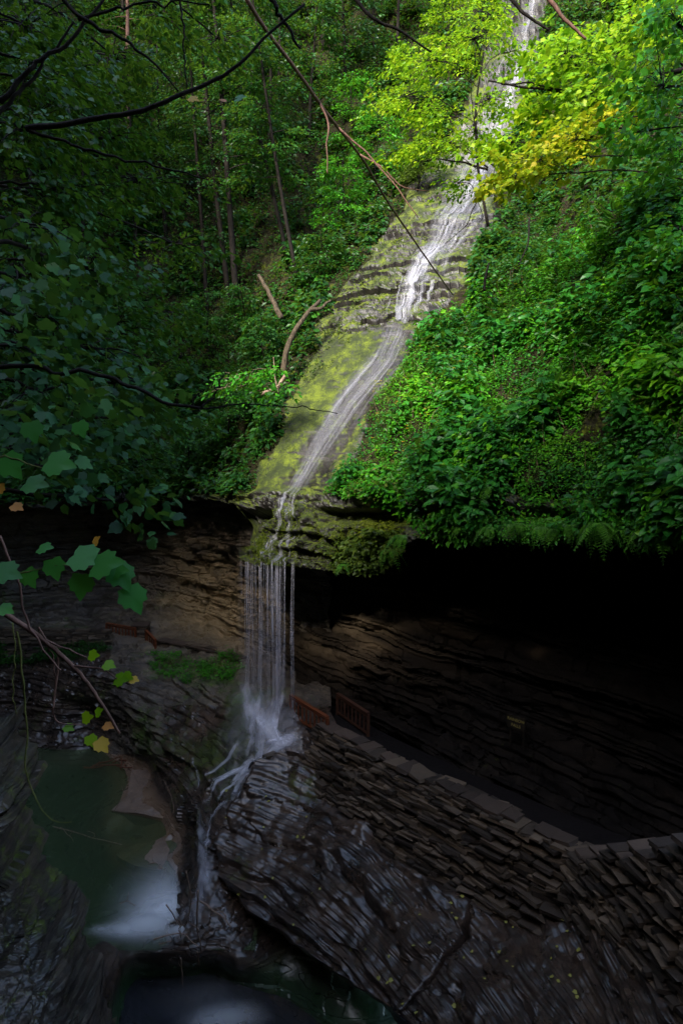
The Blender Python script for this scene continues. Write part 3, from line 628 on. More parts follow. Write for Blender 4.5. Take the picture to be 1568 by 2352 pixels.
for pts, h, c in [([(570, 1590), (585, 1640), (600, 1690), (590, 1740)], [10, 22, 26, 14], .8), ([(640, 1600), (628, 1640), (620, 1680), (640, 1715)], [12, 20, 22, 24], 1.2), ([(600, 1620), (610, 1670), (640, 1705), (690, 1705)], [10, 16, 18, 16], 1.0), ([(690, 1690), (660, 1700), (625, 1725), (590, 1760)], [9, 16, 20, 10], 1.1), ([(560, 1560), (572, 1610), (580, 1650)], [8, 14, 12], .6),
    ([(575, 1560), (560, 1620), (545, 1680), (520, 1740)], [16, 30, 34, 24], .14), ([(640, 1580), (600, 1640), (570, 1700), (540, 1760)], [24, 46, 50, 34], .16), ([(680, 1620), (660, 1670), (630, 1720), (600, 1760)], [12, 30, 44, 30], .26), ([(600, 1560), (580, 1600), (600, 1650), (610, 1700)], [14, 26, 34, 26], .22),
    ([(565, 1575), (570, 1610), (590, 1650), (585, 1700), (560, 1740)], [4, 6, 8, 8, 5], 1.0), ([(600, 1590), (596, 1640), (610, 1680), (600, 1730), (570, 1760)], [4, 8, 9, 9, 6], 1.1), ([(652, 1600), (640, 1640), (632, 1680), (650, 1710)], [8, 9, 9, 8], 1.4), ([(575, 1750), (540, 1765), (505, 1800), (480, 1840)], [5, 5, 4, 3], 1.1), ([(590, 1755), (572, 1785), (560, 1815), (545, 1835)], [6, 6, 5, 4], 1.1), ([(560, 1765), (545, 1790), (520, 1815), (500, 1845)], [4, 4, 4, 3], 1.0), ([(560, 1700), (530, 1740), (500, 1770), (470, 1800)], [3, 4, 4, 3], .7), ([(685, 1690), (660, 1696), (630, 1702), (610, 1715)], [4, 6, 6, 4], 1.5),
    ([(595, 1735), (560, 1760), (520, 1780), (490, 1815), (470, 1850)], [10, 12, 8, 6, 5], .9), ([(600, 1745), (560, 1775), (545, 1810), (535, 1840)], [10, 12, 8, 6], .9), ([(580, 1745), (550, 1775), (530, 1800)], 5, .8),
    ([(455, 1840), (462, 1900), (470, 1960), (472, 2030), (455, 2090), (430, 2120)], [5, 8, 10, 12, 16, 20], .7), ([(470, 1860), (482, 1930), (482, 2000), (475, 2060)], [4, 5, 6, 8], .6), ([(530, 1840), (500, 1860), (480, 1890), (478, 1960)], [5, 5, 5, 5], .7), ([(450, 1740), (452, 1780), (455, 1820)], 3, .5)]:
    drape(L, *B_, pts, h, .14, 9, c, .2, .2)
build_drapes('stream_water', L, M['froth'])
def plunge():                                # boiling white water under the stream, and pale discs on the lower pool
    V, Fc, C, U, n = [], [], [], [], 0
    spots = [(378, 2090, q, q * 1.1, .5 / (1 + q), cv_) for q, cv_ in ((.6, 1.1), (.9, 1.1), (1.3, .95), (1.8, .6), (2.4, .4))] + [(376, 2050, q, q * 1.5, .1, .25) for q in (1.2, 2.0, 2.8)] + [(290, 2143, q * 1.3, q * .7, .15, .42) for q in (.45, .8, 1.2)] + [(338, 2133, q, q * .7, .2, .5) for q in (.8, 1.2, 1.7)] + [(412, 2152, q, q * .7, .2, .5) for q in (.5, .9)] + [(235, 2148, .8, .45, .05, .3)] + [(530, 2350, 1.6, 1.0, .05, .4), (480, 2362, 1.4, .8, .05, .3), (480, 2300, 2.4, 1.6, .02, .08)]
    for px, py, rx, ry, hz, cov in spots:
        zp = ZP if py < 2200 else ZL; c = at_z(px, py, zp); a = np.linspace(0, 2 * math.pi, 49)[:-1]; r = np.linspace(0, 1, 18)
        X = c[0] + rx * r[:, None] * np.cos(a)[None]; Y = c[1] + ry * r[:, None] * np.sin(a)[None]
        Z = zp + .02 + .012 * n / 864 + hz * np.exp(-(r[:, None] * 2.0) ** 2) * (1 + .2 * fbm(X * 1.6, Y * 1.6, 0 * X, 140, 3)) + 0 * X
        i = np.arange(17)[:, None] * 48; j = np.arange(48)[None]; k = (j + 1) % 48
        Fc.append(np.stack([i + j, i + k, i + 48 + k, i + 48 + j], -1).reshape(-1, 4) + n)
        V.append(np.stack([X, Y, Z], -1).reshape(-1, 3)); n += 18 * 48
        C.append((cov * np.exp(-(r * 1.75) ** 2)[:, None] * sstep(1, .75, r)[:, None] + 0 * X).ravel()); U.append(np.stack([X, Y, Z], -1).reshape(-1, 3))
    me = make_mesh('plunge_water', np.concatenate(V), [np.concatenate(Fc)], M['plunge'], {'cover': np.concatenate(C)}, True, np.concatenate(U))
    tag(link('plunge_water', me), None, None, kind='structure')
plunge()
# ------------------------------------------------------------------ path, walls, railings
ZW = -12.45
OUT = np.array([at_z(p, q, ZW)[:2] for p, q in [(-250, 1462), (0, 1464), (250, 1470), (400, 1488), (500, 1508), (545, 1530), (600, 1590), (660, 1640), (735, 1702), (850, 1768), (1000, 1845), (1150, 1920), (1350, 2010)]])
def path_strip():
    P = smooth_path(OUT, 60); T = np.gradient(P, axis=0); T /= np.linalg.norm(T, axis=1)[:, None]; Nn = np.stack([-T[:, 1], T[:, 0]], -1)
    t = np.linspace(0, 2.9, 8); G = P[:, None] + Nn[:, None] * t[None, :, None]
    Z = ZW + .03 * fbm(G[..., 0], G[..., 1], 0 * G[..., 0], 150, 3)
    V = np.concatenate([G, Z[..., None]], -1)
    tag(link('path', make_mesh('path', V, [grid_faces(*V.shape[:2])], M['pathstone'])), None, None, kind='structure')
path_strip()
def stone_courses(mb, P0, P1, z0, z1, out, batter=.12, depth=.35, hr=(.07, .15), lr=(.3, .95), prot=.12, topcut=None):
    P0, P1 = np.array(P0, float), np.array(P1, float); Ln = np.linalg.norm(P1 - P0); a = (P1 - P0) / Ln; out = np.array(out, float)
    a3 = np.array([*a, 0]); o3 = np.array([*out, 0]); z = z0
    while z < z1:
        h = R.uniform(*hr); s = -R.uniform(0, .4); cp_ = R.uniform(0, prot) if R.uniform() < .75 else -.25
        while s < Ln:
            l = R.uniform(*lr)
            if topcut is None or z + h < topcut((s + l / 2) / Ln) + .02:
                pr = .55 * cp_ + R.uniform(0, .7 * prot) + batter * (z1 - z)
                c = np.array([*(P0 + a * (s + l / 2)), z + h / 2 + R.normal(0, .012)]) + o3 * (pr - depth / 2)
                an = R.normal(0, .13); tl = R.normal(0, .03)
                ax = a3 * math.cos(an) + o3 * math.sin(an) + np.array([0, 0, tl]); ay = o3 * math.cos(an) - a3 * math.sin(an)
                mb.box(c, ax * (l / 2 - .008), ay * depth / 2, np.array([0, 0, h / 2 - .006]), .028)
            s += l
        z += h
def walls():
    # wall along the path beside the sloping rock
    e = empty('stone_wall', 'long dry stone wall of thin flat slabs edging the path below the dark overhang', 'wall', tuple(at_z(735, 1702, ZW)))
    pts = [at_z(p, q, -11.65)[:2] for p, q in [(735, 1660), (850, 1722), (1000, 1795), (1150, 1868), (1355, 1962)]]
    mb = MB(); cp = MB()
    for k, (a, b) in enumerate(zip(pts[:-1], pts[1:])):
        d = (b - a) / np.linalg.norm(b - a); o = np.array([d[1], -d[0]]); o = o if (o @ -a) > 0 else -o
        stone_courses(mb, a, b, -15.2, -11.75, o, .3, .8, (.045, .15), (.22, 1.1), .34)
        n = int(np.linalg.norm(b - a) / .7) + 1
        for i in range(n):
            if R.uniform() < .22: continue
            c = a + (b - a) * (i + .5) / n
            cp.box([c[0] - o[0] * .2, c[1] - o[1] * .2, -11.69 + R.uniform(-.05, .04)], np.array([*d, R.uniform(-.02, .02)]) * (np.linalg.norm(b - a) / n / 2 - .01), np.array([*o, 0]) * R.uniform(.24, .46), np.array([0, 0, R.uniform(.03, .07)]), .05)
    # return end by the fall
    o = (pts[1] - pts[0]) / np.linalg.norm(pts[1] - pts[0])
    mb.build('courses', M['stone'], e); cp.build('coping', M['flag'], e)
    # stair wall on the right, rising towards the viewer
    A = at_z(1352, 1985, -12.0)[:2]; B = at(1800, 1900, 12.8)[:2]
    e = empty('stone_wall', 'high wall of stacked slabs at the right edge with a stepped top', 'wall', (A[0], A[1], -16))
    mb = MB(); cp = MB(); d = (B - A) / np.linalg.norm(B - A); o = np.array([d[1], -d[0]]); o = o if (o @ -A) > 0 else -o
    zt = lambda s: -11.55 + 4.6 * np.floor(np.clip(s, 0, 1) * 8) / 8
    stone_courses(mb, A, B, -17.5, -7.2, o, .1, .8, (.05, .16), (.2, .8), .3, zt)
    for k in range(8):
        s0, s1 = k / 8, (k + 1) / 8; a = A + (B - A) * s0; b = A + (B - A) * s1; c = (a + b) / 2
        for q in (0, 1):
            cc = a + (b - a) * (q * .5 + .25)
            cp.box([cc[0] + o[0] * .1, cc[1] + o[1] * .1, zt((s0 + s1) / 2) + .05], np.array([*d, 0]) * (np.linalg.norm(b - a) / 4 - .01), np.array([*o, 0]) * .42, np.array([0, 0, .05]), .03)
    mb.build('courses', M['stone'], e); cp.build('coping', M['flag'], e)
    # low wall by the left path and pier
    a = at_z(560, 1495, -11.6)[:2]; e = empty('stone_wall', 'low pale-topped stone wall between the left railing and the waterfall', 'wall', (a[0], a[1], ZW))
    pts = [at_z(p, q, -11.75)[:2] for p, q in [(362, 1470), (430, 1482), (500, 1497), (548, 1515)]]; mb = MB(); cp = MB()
    for a, b in zip(pts[:-1], pts[1:]):
        d = (b - a) / np.linalg.norm(b - a); o = np.array([d[1], -d[0]]); o = o if (o @ -a) > 0 else -o
        stone_courses(mb, a, b, -14.4, -11.8, o, .22, .5, (.1, .2), (.3, .9), .16)
        n = 4
        for i in range(n):
            c = a + (b - a) * (i + .5) / n
            cp.box([c[0] - o[0] * .2, c[1] - o[1] * .2, -11.75], np.array([*d, 0]) * (np.linalg.norm(b - a) / n / 2), np.array([*o, 0]) * .42, np.array([0, 0, .05]), .02)
    mb.build('courses', M['stone'], e); cp.build('coping', M['flag'], e)
    a = at_z(60, 1452, -11.7)[:2]; b = at_z(243, 1455, -11.6)[:2]; e = empty('stone_wall', 'ivy-fronted stone parapet at far left leading to the brown railing', 'wall', (a[0], a[1], ZW))
    mb = MB(); d = (b - a) / np.linalg.norm(b - a); o = np.array([d[1], -d[0]]); o = o if (o @ -a) > 0 else -o
    a2 = at_z(-200, 1450, -11.7)[:2]
    stone_courses(mb, a2, b, -13.6, -11.5, o, .15, .5, (.1, .2), (.4, 1.2), .14)
    mb.build('courses', M['stone'], e)
walls()
def pier(px, py, z0, z1, w, label):
    c = at_z(px, py, z0); e = empty('stone_pier', label, 'stone pier', tuple(c)); mb = MB(); z = z0
    while z < z1:
        h = R.uniform(.1, .18)
        for sx in (-1, 1):
            for sy in (-1, 1):
                f = R.uniform(.42, .58)
                mb.box([c[0] + sx * w * .26, c[1] + sy * w * .26, z + h / 2], [w * .25 * R.uniform(.95, 1.15), 0, 0], [0, w * .25 * R.uniform(.95, 1.15), 0], [0, 0, h / 2 - .006], .02)
        z += h
    mb.build('courses', M['stone'], e)
    mb = MB(); mb.box([c[0], c[1], z + .05], [w * .6, .05, 0], [-.05, w * .6, 0], [0, 0, .05], .02); mb.build('cap_stone', M['flag'], e)
pier(325, 1490, ZW - .5, ZW + 1.05, .95, 'squat stone pier between two sections of brown railing on the left path')
def railing(A, B, z0a, z0b, h, nb, label, wood='wood'):
    A, B = np.array(A, float), np.array(B, float); a3 = np.array([*A, z0a]); b3 = np.array([*B, z0b])
    e = empty('wooden_railing', label, 'railing', tuple(a3)); d = b3 - a3; Ln = np.linalg.norm(d); d /= Ln; sd = np.array([d[1], -d[0], 0]); sd /= np.linalg.norm(sd); up = np.array([0, 0, 1.])
    for zz, nm, w, t in [(h, 'top_rail', .09, .035), (h - .14, 'rail', .035, .05), (.14, 'rail', .035, .05)]:
        mb = MB(); mb.box((a3 + b3) / 2 + up * zz, d * Ln / 2, sd * w, up * t); mb.build(nm, M[wood], e)
    for q in (0, 1):
        mb = MB(); c = a3 + (b3 - a3) * q + up * (h / 2 - .02); mb.box(c, d * .06, sd * .06, up * (h / 2 - .02)); mb.build('post', M[wood], e)
    for k in range(nb):
        c = a3 + (b3 - a3) * (k + 1) / (nb + 1) + up * (h / 2); mb = MB(); mb.box(c, d * .05, sd * .025, up * (h / 2 - .15)); mb.build('baluster', M[wood], e)
p = lambda px, py, z: at_z(px, py, z)[:2]
railing(p(246, 1466, ZW + .05), p(312, 1478, ZW + .05), ZW, ZW, 1.15, 8, 'brown wooden railing left of the stone pier on the far path')
railing(p(336, 1482, ZW + .05), p(358, 1502, ZW - .1), ZW + .0, ZW - .25, 1.1, 4, 'short brown railing right of the stone pier on the far path')
railing(p(668, 1646, ZW), p(752, 1702, ZW), ZW, ZW, 1.1, 8, 'orange-brown wooden railing beside the foot of the waterfall')
M['shadewood'] = island_mat('shaded_wood', [(.1, (.02, .008, .005)), (.9, (.07, .024, .01))], .7)  # stained wood darkened: shade under the overhang painted into the colour
q0 = p(775, 1642, ZW); q1 = p(845, 1692, ZW)
railing(q0, q1, ZW, ZW, 1.1, 7, 'dim brown railing on the inner side of the path under the overhang', 'shadewood')
def sign():
    c = at(1185, 1660, float(SC.Y(1185., 1660.)) - 1.1); e = empty('sign', 'small dark wooden sign with faded yellow lettering in the shadow under the overhang', 'sign', tuple(c))
    t = at(1240, 1690, float(SC.Y(1240., 1690.)) - 1.1) - at(1140, 1640, float(SC.Y(1140., 1640.)) - 1.1); ang = math.atan2(t[1], t[0])
    e.rotation_euler = (0, 0, ang)
    me = MB(); me.box([0, 0, 0], [.42, 0, 0], [0, .025, 0], [0, 0, .26], .004); o = link('board', make_mesh('board', np.concatenate(me.V), [np.concatenate(me.Q)], M['bark']), e)
    mb = MB()
    for x in (-.3, .3): mb.box([x, .05, -.4], [.03, 0, 0], [0, .03, 0], [0, 0, .65])
    link('post', make_mesh('post', np.concatenate(mb.V), [np.concatenate(mb.Q)], M['bark']), e)
    for txt, z in (('RAINBOW', .05), ('FALLS', -.17)):
        cu = bpy.data.curves.new('lettering', 'FONT'); cu.body = txt; cu.size = .17; cu.align_x = 'CENTER'; cu.extrude = .004
        ob = bpy.data.objects.new('lettering_source', cu); COL.objects.link(ob)
        dg = bpy.context.evaluated_depsgraph_get(); me = bpy.data.meshes.new_from_object(ob.evaluated_get(dg)); bpy.data.objects.remove(ob)
        me.materials.clear(); me.materials.append(M['letter'])
        l = link('lettering', me, e); l.location = (0, -.032, z); l.rotation_euler = (RAD(90), 0, 0)
sign()
# ------------------------------------------------------------------ leaves
OV = (np.array([(0, 0, 0), (-.3, .38, .05), (-.2, .72, .02), (0, 1, -.12), (.2, .72, .02), (.3, .38, .05), (0, .5, -.03)], float), np.array([(0, 6, 1), (1, 6, 2), (2, 6, 3), (3, 6, 4), (4, 6, 5), (5, 6, 0)]))
SM = (np.array([(0, 0, 0), (-.28, .5, .05), (0, 1, -.1), (.28, .5, .05)], float), np.array([(0, 2, 1), (0, 3, 2)]))
NE = (np.array([(0, 0, 0), (-.13, .5, .02), (0, 1, -.15), (.13, .5, .02)], float), np.array([(0, 2, 1), (0, 3, 2)]))
def maple_tmpl():
    o = [(0, 0), (-.14, -.05), (-.36, -.04), (-.38, .12), (-.52, .34), (-.42, .44), (-.4, .62), (-.22, .64), (-.15, .8), (0, 1), (.15, .8), (.22, .64), (.4, .62), (.42, .44), (.52, .34), (.38, .12), (.36, -.04), (.14, -.05)]
    V = [(x, y, .1 * abs(x) - .16 * y * y + .12 * (y > .9) * 0 - .25 * x * x) for x, y in o] + [(0, .35, -.02)]
    n = len(o); return np.array(V), np.array([(n, (i + 1) % n, i) for i in range(n)])
MAP = maple_tmpl()
def unit(v): return v / (np.linalg.norm(v, axis=-1)[..., None] + 1e-9)
def leaves(mb, pos, d, nrm, size, tmpl):
    d = unit(d); nrm = unit(nrm - (nrm * d).sum(-1)[:, None] * d); s = np.cross(d, nrm)
    V, T = tmpl; size = np.broadcast_to(size, len(pos))
    W = pos[:, None] + size[:, None, None] * (V[None, :, 0:1] * s[:, None] + V[None, :, 1:2] * d[:, None] + V[None, :, 2:3] * nrm[:, None])
    F_ = (T[None] + (np.arange(len(pos)) * len(V))[:, None, None]).reshape(-1, 3)
    mb.add(W.reshape(-1, 3), F_)
def sprays(mb, C, az, n, L, size, tmpl, tilt=.35, droop=.25, jit=.45, wid=.45):
    """flat twigs of leaves: C centres (N,3), az headings, n leaves each"""
    N = len(C); az = np.asarray(az)
    L = np.broadcast_to(L, N)
    ax = np.stack([np.cos(az), np.sin(az), R.normal(-droop, .2, N)], -1); ax = unit(ax)
    up = unit(np.stack([R.normal(0, tilt, N), R.normal(0, tilt, N), np.ones(N)], -1)); sd = unit(np.cross(ax, up))
    t = R.uniform(0, 1, (N, n)); w = R.uniform(-1, 1, (N, n)) * (1 - .6 * t) * wid
    P = C[:, None] + ax[:, None] * (L[:, None] * t)[..., None] + sd[:, None] * (L[:, None] * w)[..., None] + R.normal(0, .06, (N, n, 3)) * L[:, None, None] - np.array([0, 0, 1.]) * (droop * L[:, None] * t ** 2 * .5)[..., None]
    d = ax[:, None] + sd[:, None] * (np.sign(w) * R.uniform(.2, 1.1, (N, n)))[..., None] + R.normal(0, .25, (N, n, 3)) - np.array([0, 0, .25])
    nn = up[:, None] + R.normal(0, jit, (N, n, 3))
    leaves(mb, P.reshape(-1, 3), d.reshape(-1, 3), nn.reshape(-1, 3), R.uniform(.5, 1.3, N * n) * size, tmpl)
def grow(base, height, lean, start, spread, nl, leaf, mat, name, label, cat='tree', group=None, r=.22, bark='bark', n_leaf=14, spray_L=1.1, per=9, tmpl=SM, tilt=.3, az_bias=None, top=.35, droop=.25):
    """a whole tree: tapered trunk, limbs, twigs of leaves along the limbs"""
    base = np.array(base, float); e = empty(name, label, cat, tuple(base), group)
    t = np.linspace(0, 1, 14); tr = base + np.stack([lean[0] * t + .15 * np.sin(t * 5 + base[0]), lean[1] * t + .1 * np.sin(t * 4), height * t - .5 * (t == 0)], -1)
    tk = MB(); tk.tube(tr, r * (1 - .8 * t) + .015, sides=8); tk.build('trunk', M[bark], e, True)
    lb = MB(); cr = MB(); C, A = [], []
    lb.tube(tr, r * .3 * (1 - .9 * t) + .004, sides=4)
    for k in range(nl):
        h = start + (1 - start) * (k + R.uniform(0, 1)) / nl; h = min(h, .98)
        o = np.array([np.interp(h, t, tr[:, i]) for i in range(3)])
        a = R.uniform(0, 2 * math.pi) if az_bias is None else R.normal(az_bias, 1.1)
        Ln = spread * (1 - (1 - top) * (h - start) / (1 - start)) * R.uniform(.7, 1.15)
        s = np.linspace(0, 1, 7); rise = R.uniform(.0, .35) * Ln
        lp = o + np.stack([np.cos(a) * Ln * s, np.sin(a) * Ln * s, rise * s - droop * Ln * s ** 2], -1) + .05 * Ln * np.stack([noise(s * 3, 0 * s + k, 0 * s, 1), noise(s * 3, 0 * s + k, 0 * s, 2), noise(s * 3, 0 * s + k, 0 * s, 3)], -1)
        lb.tube(lp, r * .3 * (1 - h * .6), .01, 5)
        for q in range(per):
            f = R.uniform(.2, 1); c = np.array([np.interp(f, s, lp[:, i]) for i in range(3)]); aa = a + R.choice([-1, 1]) * R.uniform(.1, 1.3)
            C.append(c + R.normal(0, .12 * spread * .3, 3)); A.append(aa)
    lb.build('limbs', M[bark], e, True)
    sprays(cr, np.array(C), np.array(A), n_leaf, spray_L * R.uniform(.6, 1.2, len(C)), leaf, tmpl, tilt)
    cr.build('crown', M[mat], e)
    return e
def ground(px, py): return surfA_pts(float(px), float(py))[0]
def tree_at(px, py, **kw): return grow(ground(px, py) - np.array([0, 0, .3]), **kw)
# background forest on the left and back slope
BG = [  # px, base py, height, lean x, radius, label
    (548, 735, 34, -2.6, .26, 'straight dark trunk rising right beside its twin, left of the leaning snag'),
    (528, 700, 34, -3.4, .22, 'thinner dark twin trunk standing just left of the tallest dark trunk'),
    (662, 600, 27, -5.6, .17, 'slim tree leaning left across the gap above the broken snag'),
    (684, 650, 26, -4.2, .15, 'slender tree with a bare lower stem nearest the mossy slab, left of it'),
    (470, 720, 28, -.8, .17, 'thin-stemmed tree just left of the pair of dark trunks'),
    (300, 330, 28, .3, .26, 'tree with pinkish bark standing high in the upper left forest'),
    (310, 620, 19, .2, .2, 'dark hemlock with drooping boughs in the middle of the left forest'),
    (745, 110, 24, -.6, .26, 'thick brown trunk at the top of the picture above the bare branch'),
    (915, 140, 22, -.2, .15, 'slim dark trunk on the shaded slope left of the upper cascade'),
    (860, 120, 22, -.4, .13, 'thin trunk in the dark gap between the thick brown trunk and the cascade'),
    (590, 400, 17, -.5, .16, 'bushy tree filling the shade behind the leaning slim tree'),
    (420, 420, 18, .3, .18, 'tall tree behind the long crooked limb in the upper left'),
    (200, 700, 20, .3, .22, 'leafy tree rising behind the near maple, upper left of the cliff'),
    (80, 520, 20, .2, .22, 'tree at the far left edge behind the near leaves'),
    (640, 210, 16, 0, .18, 'dark tree in the upper middle beneath the crossing limbs'),
    (480, 200, 17, 0, .18, 'dark tree at the top of the slope right of the pink-barked trunk'),
]
for i, (px, py, h, lx, r, lab) in enumerate(BG):
    hem = i % 3 == 1
    tree_at(px, py, height=h, lean=(lx, -1.2), start=.3 if i in (0, 1, 2, 3) else .2, spread=R.uniform(3.4, 4.8), nl=26 if i > 3 else 34, leaf=.3 if not hem else .26, mat='hemlock' if hem else 'forest', name='forest_tree', label=lab, r=r, per=11, n_leaf=16, spray_L=1.5, bark='redbark' if i == 5 else 'bark')
for k in range(22):                          # the wood behind
    px = R.uniform(-150, 1000); py = R.uniform(-350, 330) if px > 650 else R.uniform(-350, 600)
    tree_at(px, py, height=R.uniform(13, 19), lean=(R.uniform(-.6, .6), -1), start=.12, spread=R.uniform(3.5, 5), nl=22, leaf=.36, mat=['forest', 'hemlock'][k % 2], name='forest_tree', label='dark leafy tree lost among its neighbours in the wood up the shaded slope', group='trees of the wood behind', r=.18, per=10, n_leaf=14, spray_L=1.8)
# bushes on the lower left slope above the cliff
for px, py, h, sp, lab in [(330, 1120, 5, 3.0, 'dense dark bush on the cliff edge below the crooked reddish limb'), (440, 1100, 4, 2.4, 'grey-green bush hanging over the cliff left of the mossy slab'), (200, 1130, 5, 3, 'dark bush on the cliff edge behind the big near leaves'), (520, 1030, 4.5, 2.4, 'bush with small pale leaves left of the mossy slab'), (400, 930, 6, 3, 'broad bush on the slope behind the reddish limb'), (600, 870, 4.5, 2.2, 'bush below the curved pale trunk beside the moss'), (290, 900, 7, 3.2, 'tall bush in the shade in the middle of the left slope'), (480, 850, 6, 2.8, 'dark bush under the pair of dark trunks'), (90, 1120, 6, 3.2, 'bush on the cliff top at the left edge of the picture'), (560, 780, 4, 2, 'low bush at the foot of the dark twin trunks')]:
    tree_at(px, py, height=h, lean=(0, -1.5), start=.05, spread=sp, nl=20, leaf=.22, mat='forest', name='bush', label=lab, cat='bush', r=.06, per=9, n_leaf=16, spray_L=1.0, droop=.4)
# bright understory beside the cascade
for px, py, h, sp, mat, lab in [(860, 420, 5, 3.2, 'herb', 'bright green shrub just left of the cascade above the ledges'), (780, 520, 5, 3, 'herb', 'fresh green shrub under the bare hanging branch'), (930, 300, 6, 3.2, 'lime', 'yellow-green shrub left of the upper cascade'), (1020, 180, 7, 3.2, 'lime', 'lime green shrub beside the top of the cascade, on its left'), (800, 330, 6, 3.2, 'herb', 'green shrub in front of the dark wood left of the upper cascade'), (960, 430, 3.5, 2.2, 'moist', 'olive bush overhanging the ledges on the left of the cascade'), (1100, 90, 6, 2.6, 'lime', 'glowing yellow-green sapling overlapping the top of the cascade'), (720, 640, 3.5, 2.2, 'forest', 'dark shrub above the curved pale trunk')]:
    tree_at(px, py, height=h, lean=(.3, -2), start=.05, spread=sp, nl=18, leaf=.27, mat=mat, name='shrub', label=lab, cat='shrub', r=.05, per=9, n_leaf=14, spray_L=1.2, droop=.3)
# ------------------------------------------------------------------ ground cover
def inpoly(x, y, poly):
    c = np.zeros(len(x), bool); j = len(poly) - 1
    for i in range(len(poly)):
        xi, yi = poly[i]; xj, yj = poly[j]
        c ^= ((yi > y) != (yj > y)) & (x < (xj - xi) * (y - yi) / (yj - yi + 1e-9) + xi); j = i
    return c
def scatter(poly, n, keep=None):
    P = np.array(poly, float); lo, hi = P.min(0), P.max(0); X = R.uniform(lo[0], hi[0], n); Y = R.uniform(lo[1], hi[1], n)
    m = inpoly(X, Y, poly)
    if keep is not None: m &= keep(X, Y)
    return X[m], Y[m]
def cover(name, poly, n, mat, leaf, hgt, tmpl=SM, nl=9, keep=None, big=1., hang=.35):
    X, Y = scatter(poly, n, keep); P, N = surfA_pts(X, Y); k = len(X)
    den = fbm(P[:, 0] * .5, P[:, 1] * .5, P[:, 2] * .5, 201, 3); s = np.clip(.95 + .9 * den, .5, 2.2)
    mb = MB(); up = unit(N * .55 + np.array([0, -.1, .75])); Hh = hgt * s * R.uniform(.5, 1.3, k)
    t = R.uniform(.15, 1, (k, nl)); a = R.uniform(0, 2 * math.pi, (k, nl)); rr = (hgt * .55) * (1.1 - .5 * t)
    C = P[:, None] + up[:, None] * (Hh[:, None] * t)[..., None]
    hd = np.stack([np.cos(a), np.sin(a), -hang + 0 * a], -1)
    C = C + hd * (rr * R.uniform(.1, .8, (k, nl)))[..., None]
    nn = up[:, None] + R.normal(0, .4, (k, nl, 3))
    leaves(mb, C.reshape(-1, 3), (hd + R.normal(0, .25, hd.shape)).reshape(-1, 3), nn.reshape(-1, 3), np.repeat(leaf * s, nl) * R.uniform(.6, 1.35, k * nl) * big, tmpl)
    o = mb.build(name, M[mat]); return tag(o, None, None, kind='stuff')
notbare = lambda X, Y: bare(X, Y) < .35
RBANK = [(735, 1140), (790, 1060), (850, 940), (900, 850), (950, 765), (1010, 715), (1100, 680), (1180, 640), (1240, 600), (1330, 530), (1430, 470), (1700, 400), (1700, 1245), (1250, 1235), (1000, 1215), (880, 1180)]
def patch(f, lo, hi, sd):
    def k(X, Y):
        n = fbm(X * f, Y * f * 1.3, 0 * X, sd, 3); return notbare(X, Y) & (n > lo) & (n < hi)
    return k
tag(cover('undergrowth', RBANK, 19000, 'herb', .19, .5, OV, 9, patch(.006, -.6, 9, 301)), 'low green leafy herbs covering the steep bank right of the cascade', 'undergrowth')
tag(cover('undergrowth', RBANK, 9000, 'dusk', .29, 1.0, OV, 9, patch(.009, .05, 9, 302)), 'taller darker broad-leaved plants in clumps on the right bank', 'undergrowth')
tag(cover('undergrowth', RBANK, 7000, 'bright', .24, .8, OV, 8, patch(.011, .2, 9, 303)), 'fresh bright green clumps scattered over the right bank', 'undergrowth')
tag(cover('undergrowth', RBANK, 7000, 'moist', .12, .45, SM, 9, patch(.012, .1, 9, 304)), 'fine olive-leaved weeds in the thinner patches of the right bank', 'undergrowth')
tag(cover('grass', RBANK, 2600, 'fern', .42, .5, NE, 7, patch(.01, 0, 9, 305), hang=-.5), 'narrow grassy blades between the herbs of the right bank', 'grass')
def stems():
    X, Y = scatter(RBANK, 420, notbare); P, N = surfA_pts(X, Y); mb = MB()
    for p_, n_ in zip(P, N):
        l = R.uniform(.5, 1.4); d = unit(n_ * .5 + np.array([R.normal(0, .4), -.2, .7])); mb.tube(np.array([p_, p_ + d * l * .5, p_ + d * l + np.array([R.normal(0, .15), -.1, -.12])]), .016, .006, 4)
    tag(mb.build('dead_stems', M['twig']), 'thin dry stalks sticking out of the herbs on the right bank', 'stalks', kind='stuff')
stems()
tag(cover('undergrowth', [(735, 1140), (790, 1060), (850, 940), (900, 850), (960, 760), (1100, 720), (1060, 900), (1000, 1080), (900, 1170)], 2600, 'moist', .15, .45, SM, 8, notbare), 'olive and yellow weeds along the right edge of the wet slab', 'undergrowth')
tag(cover('undergrowth', [(740, 1250), (860, 1235), (930, 1225), (930, 1290), (860, 1325), (770, 1322)], 500, 'moist', .15, .4, SM, 9), 'pale leafy tuft hanging from the mossy lip right of the waterfall', 'undergrowth')
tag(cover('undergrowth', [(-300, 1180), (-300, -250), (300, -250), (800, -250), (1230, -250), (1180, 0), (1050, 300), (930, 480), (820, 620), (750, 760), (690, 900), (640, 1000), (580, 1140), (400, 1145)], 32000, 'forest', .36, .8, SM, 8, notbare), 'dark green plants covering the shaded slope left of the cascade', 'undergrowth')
tag(cover('undergrowth', [(480, 1140), (560, 1050), (640, 940), (700, 850), (760, 740), (830, 600), (900, 500), (880, 620), (790, 760), (720, 880), (650, 1000), (600, 1125), (540, 1160)], 2600, 'moist', .13, .35, SM, 8), 'small olive plants fringing the left edge of the mossy slab', 'undergrowth')
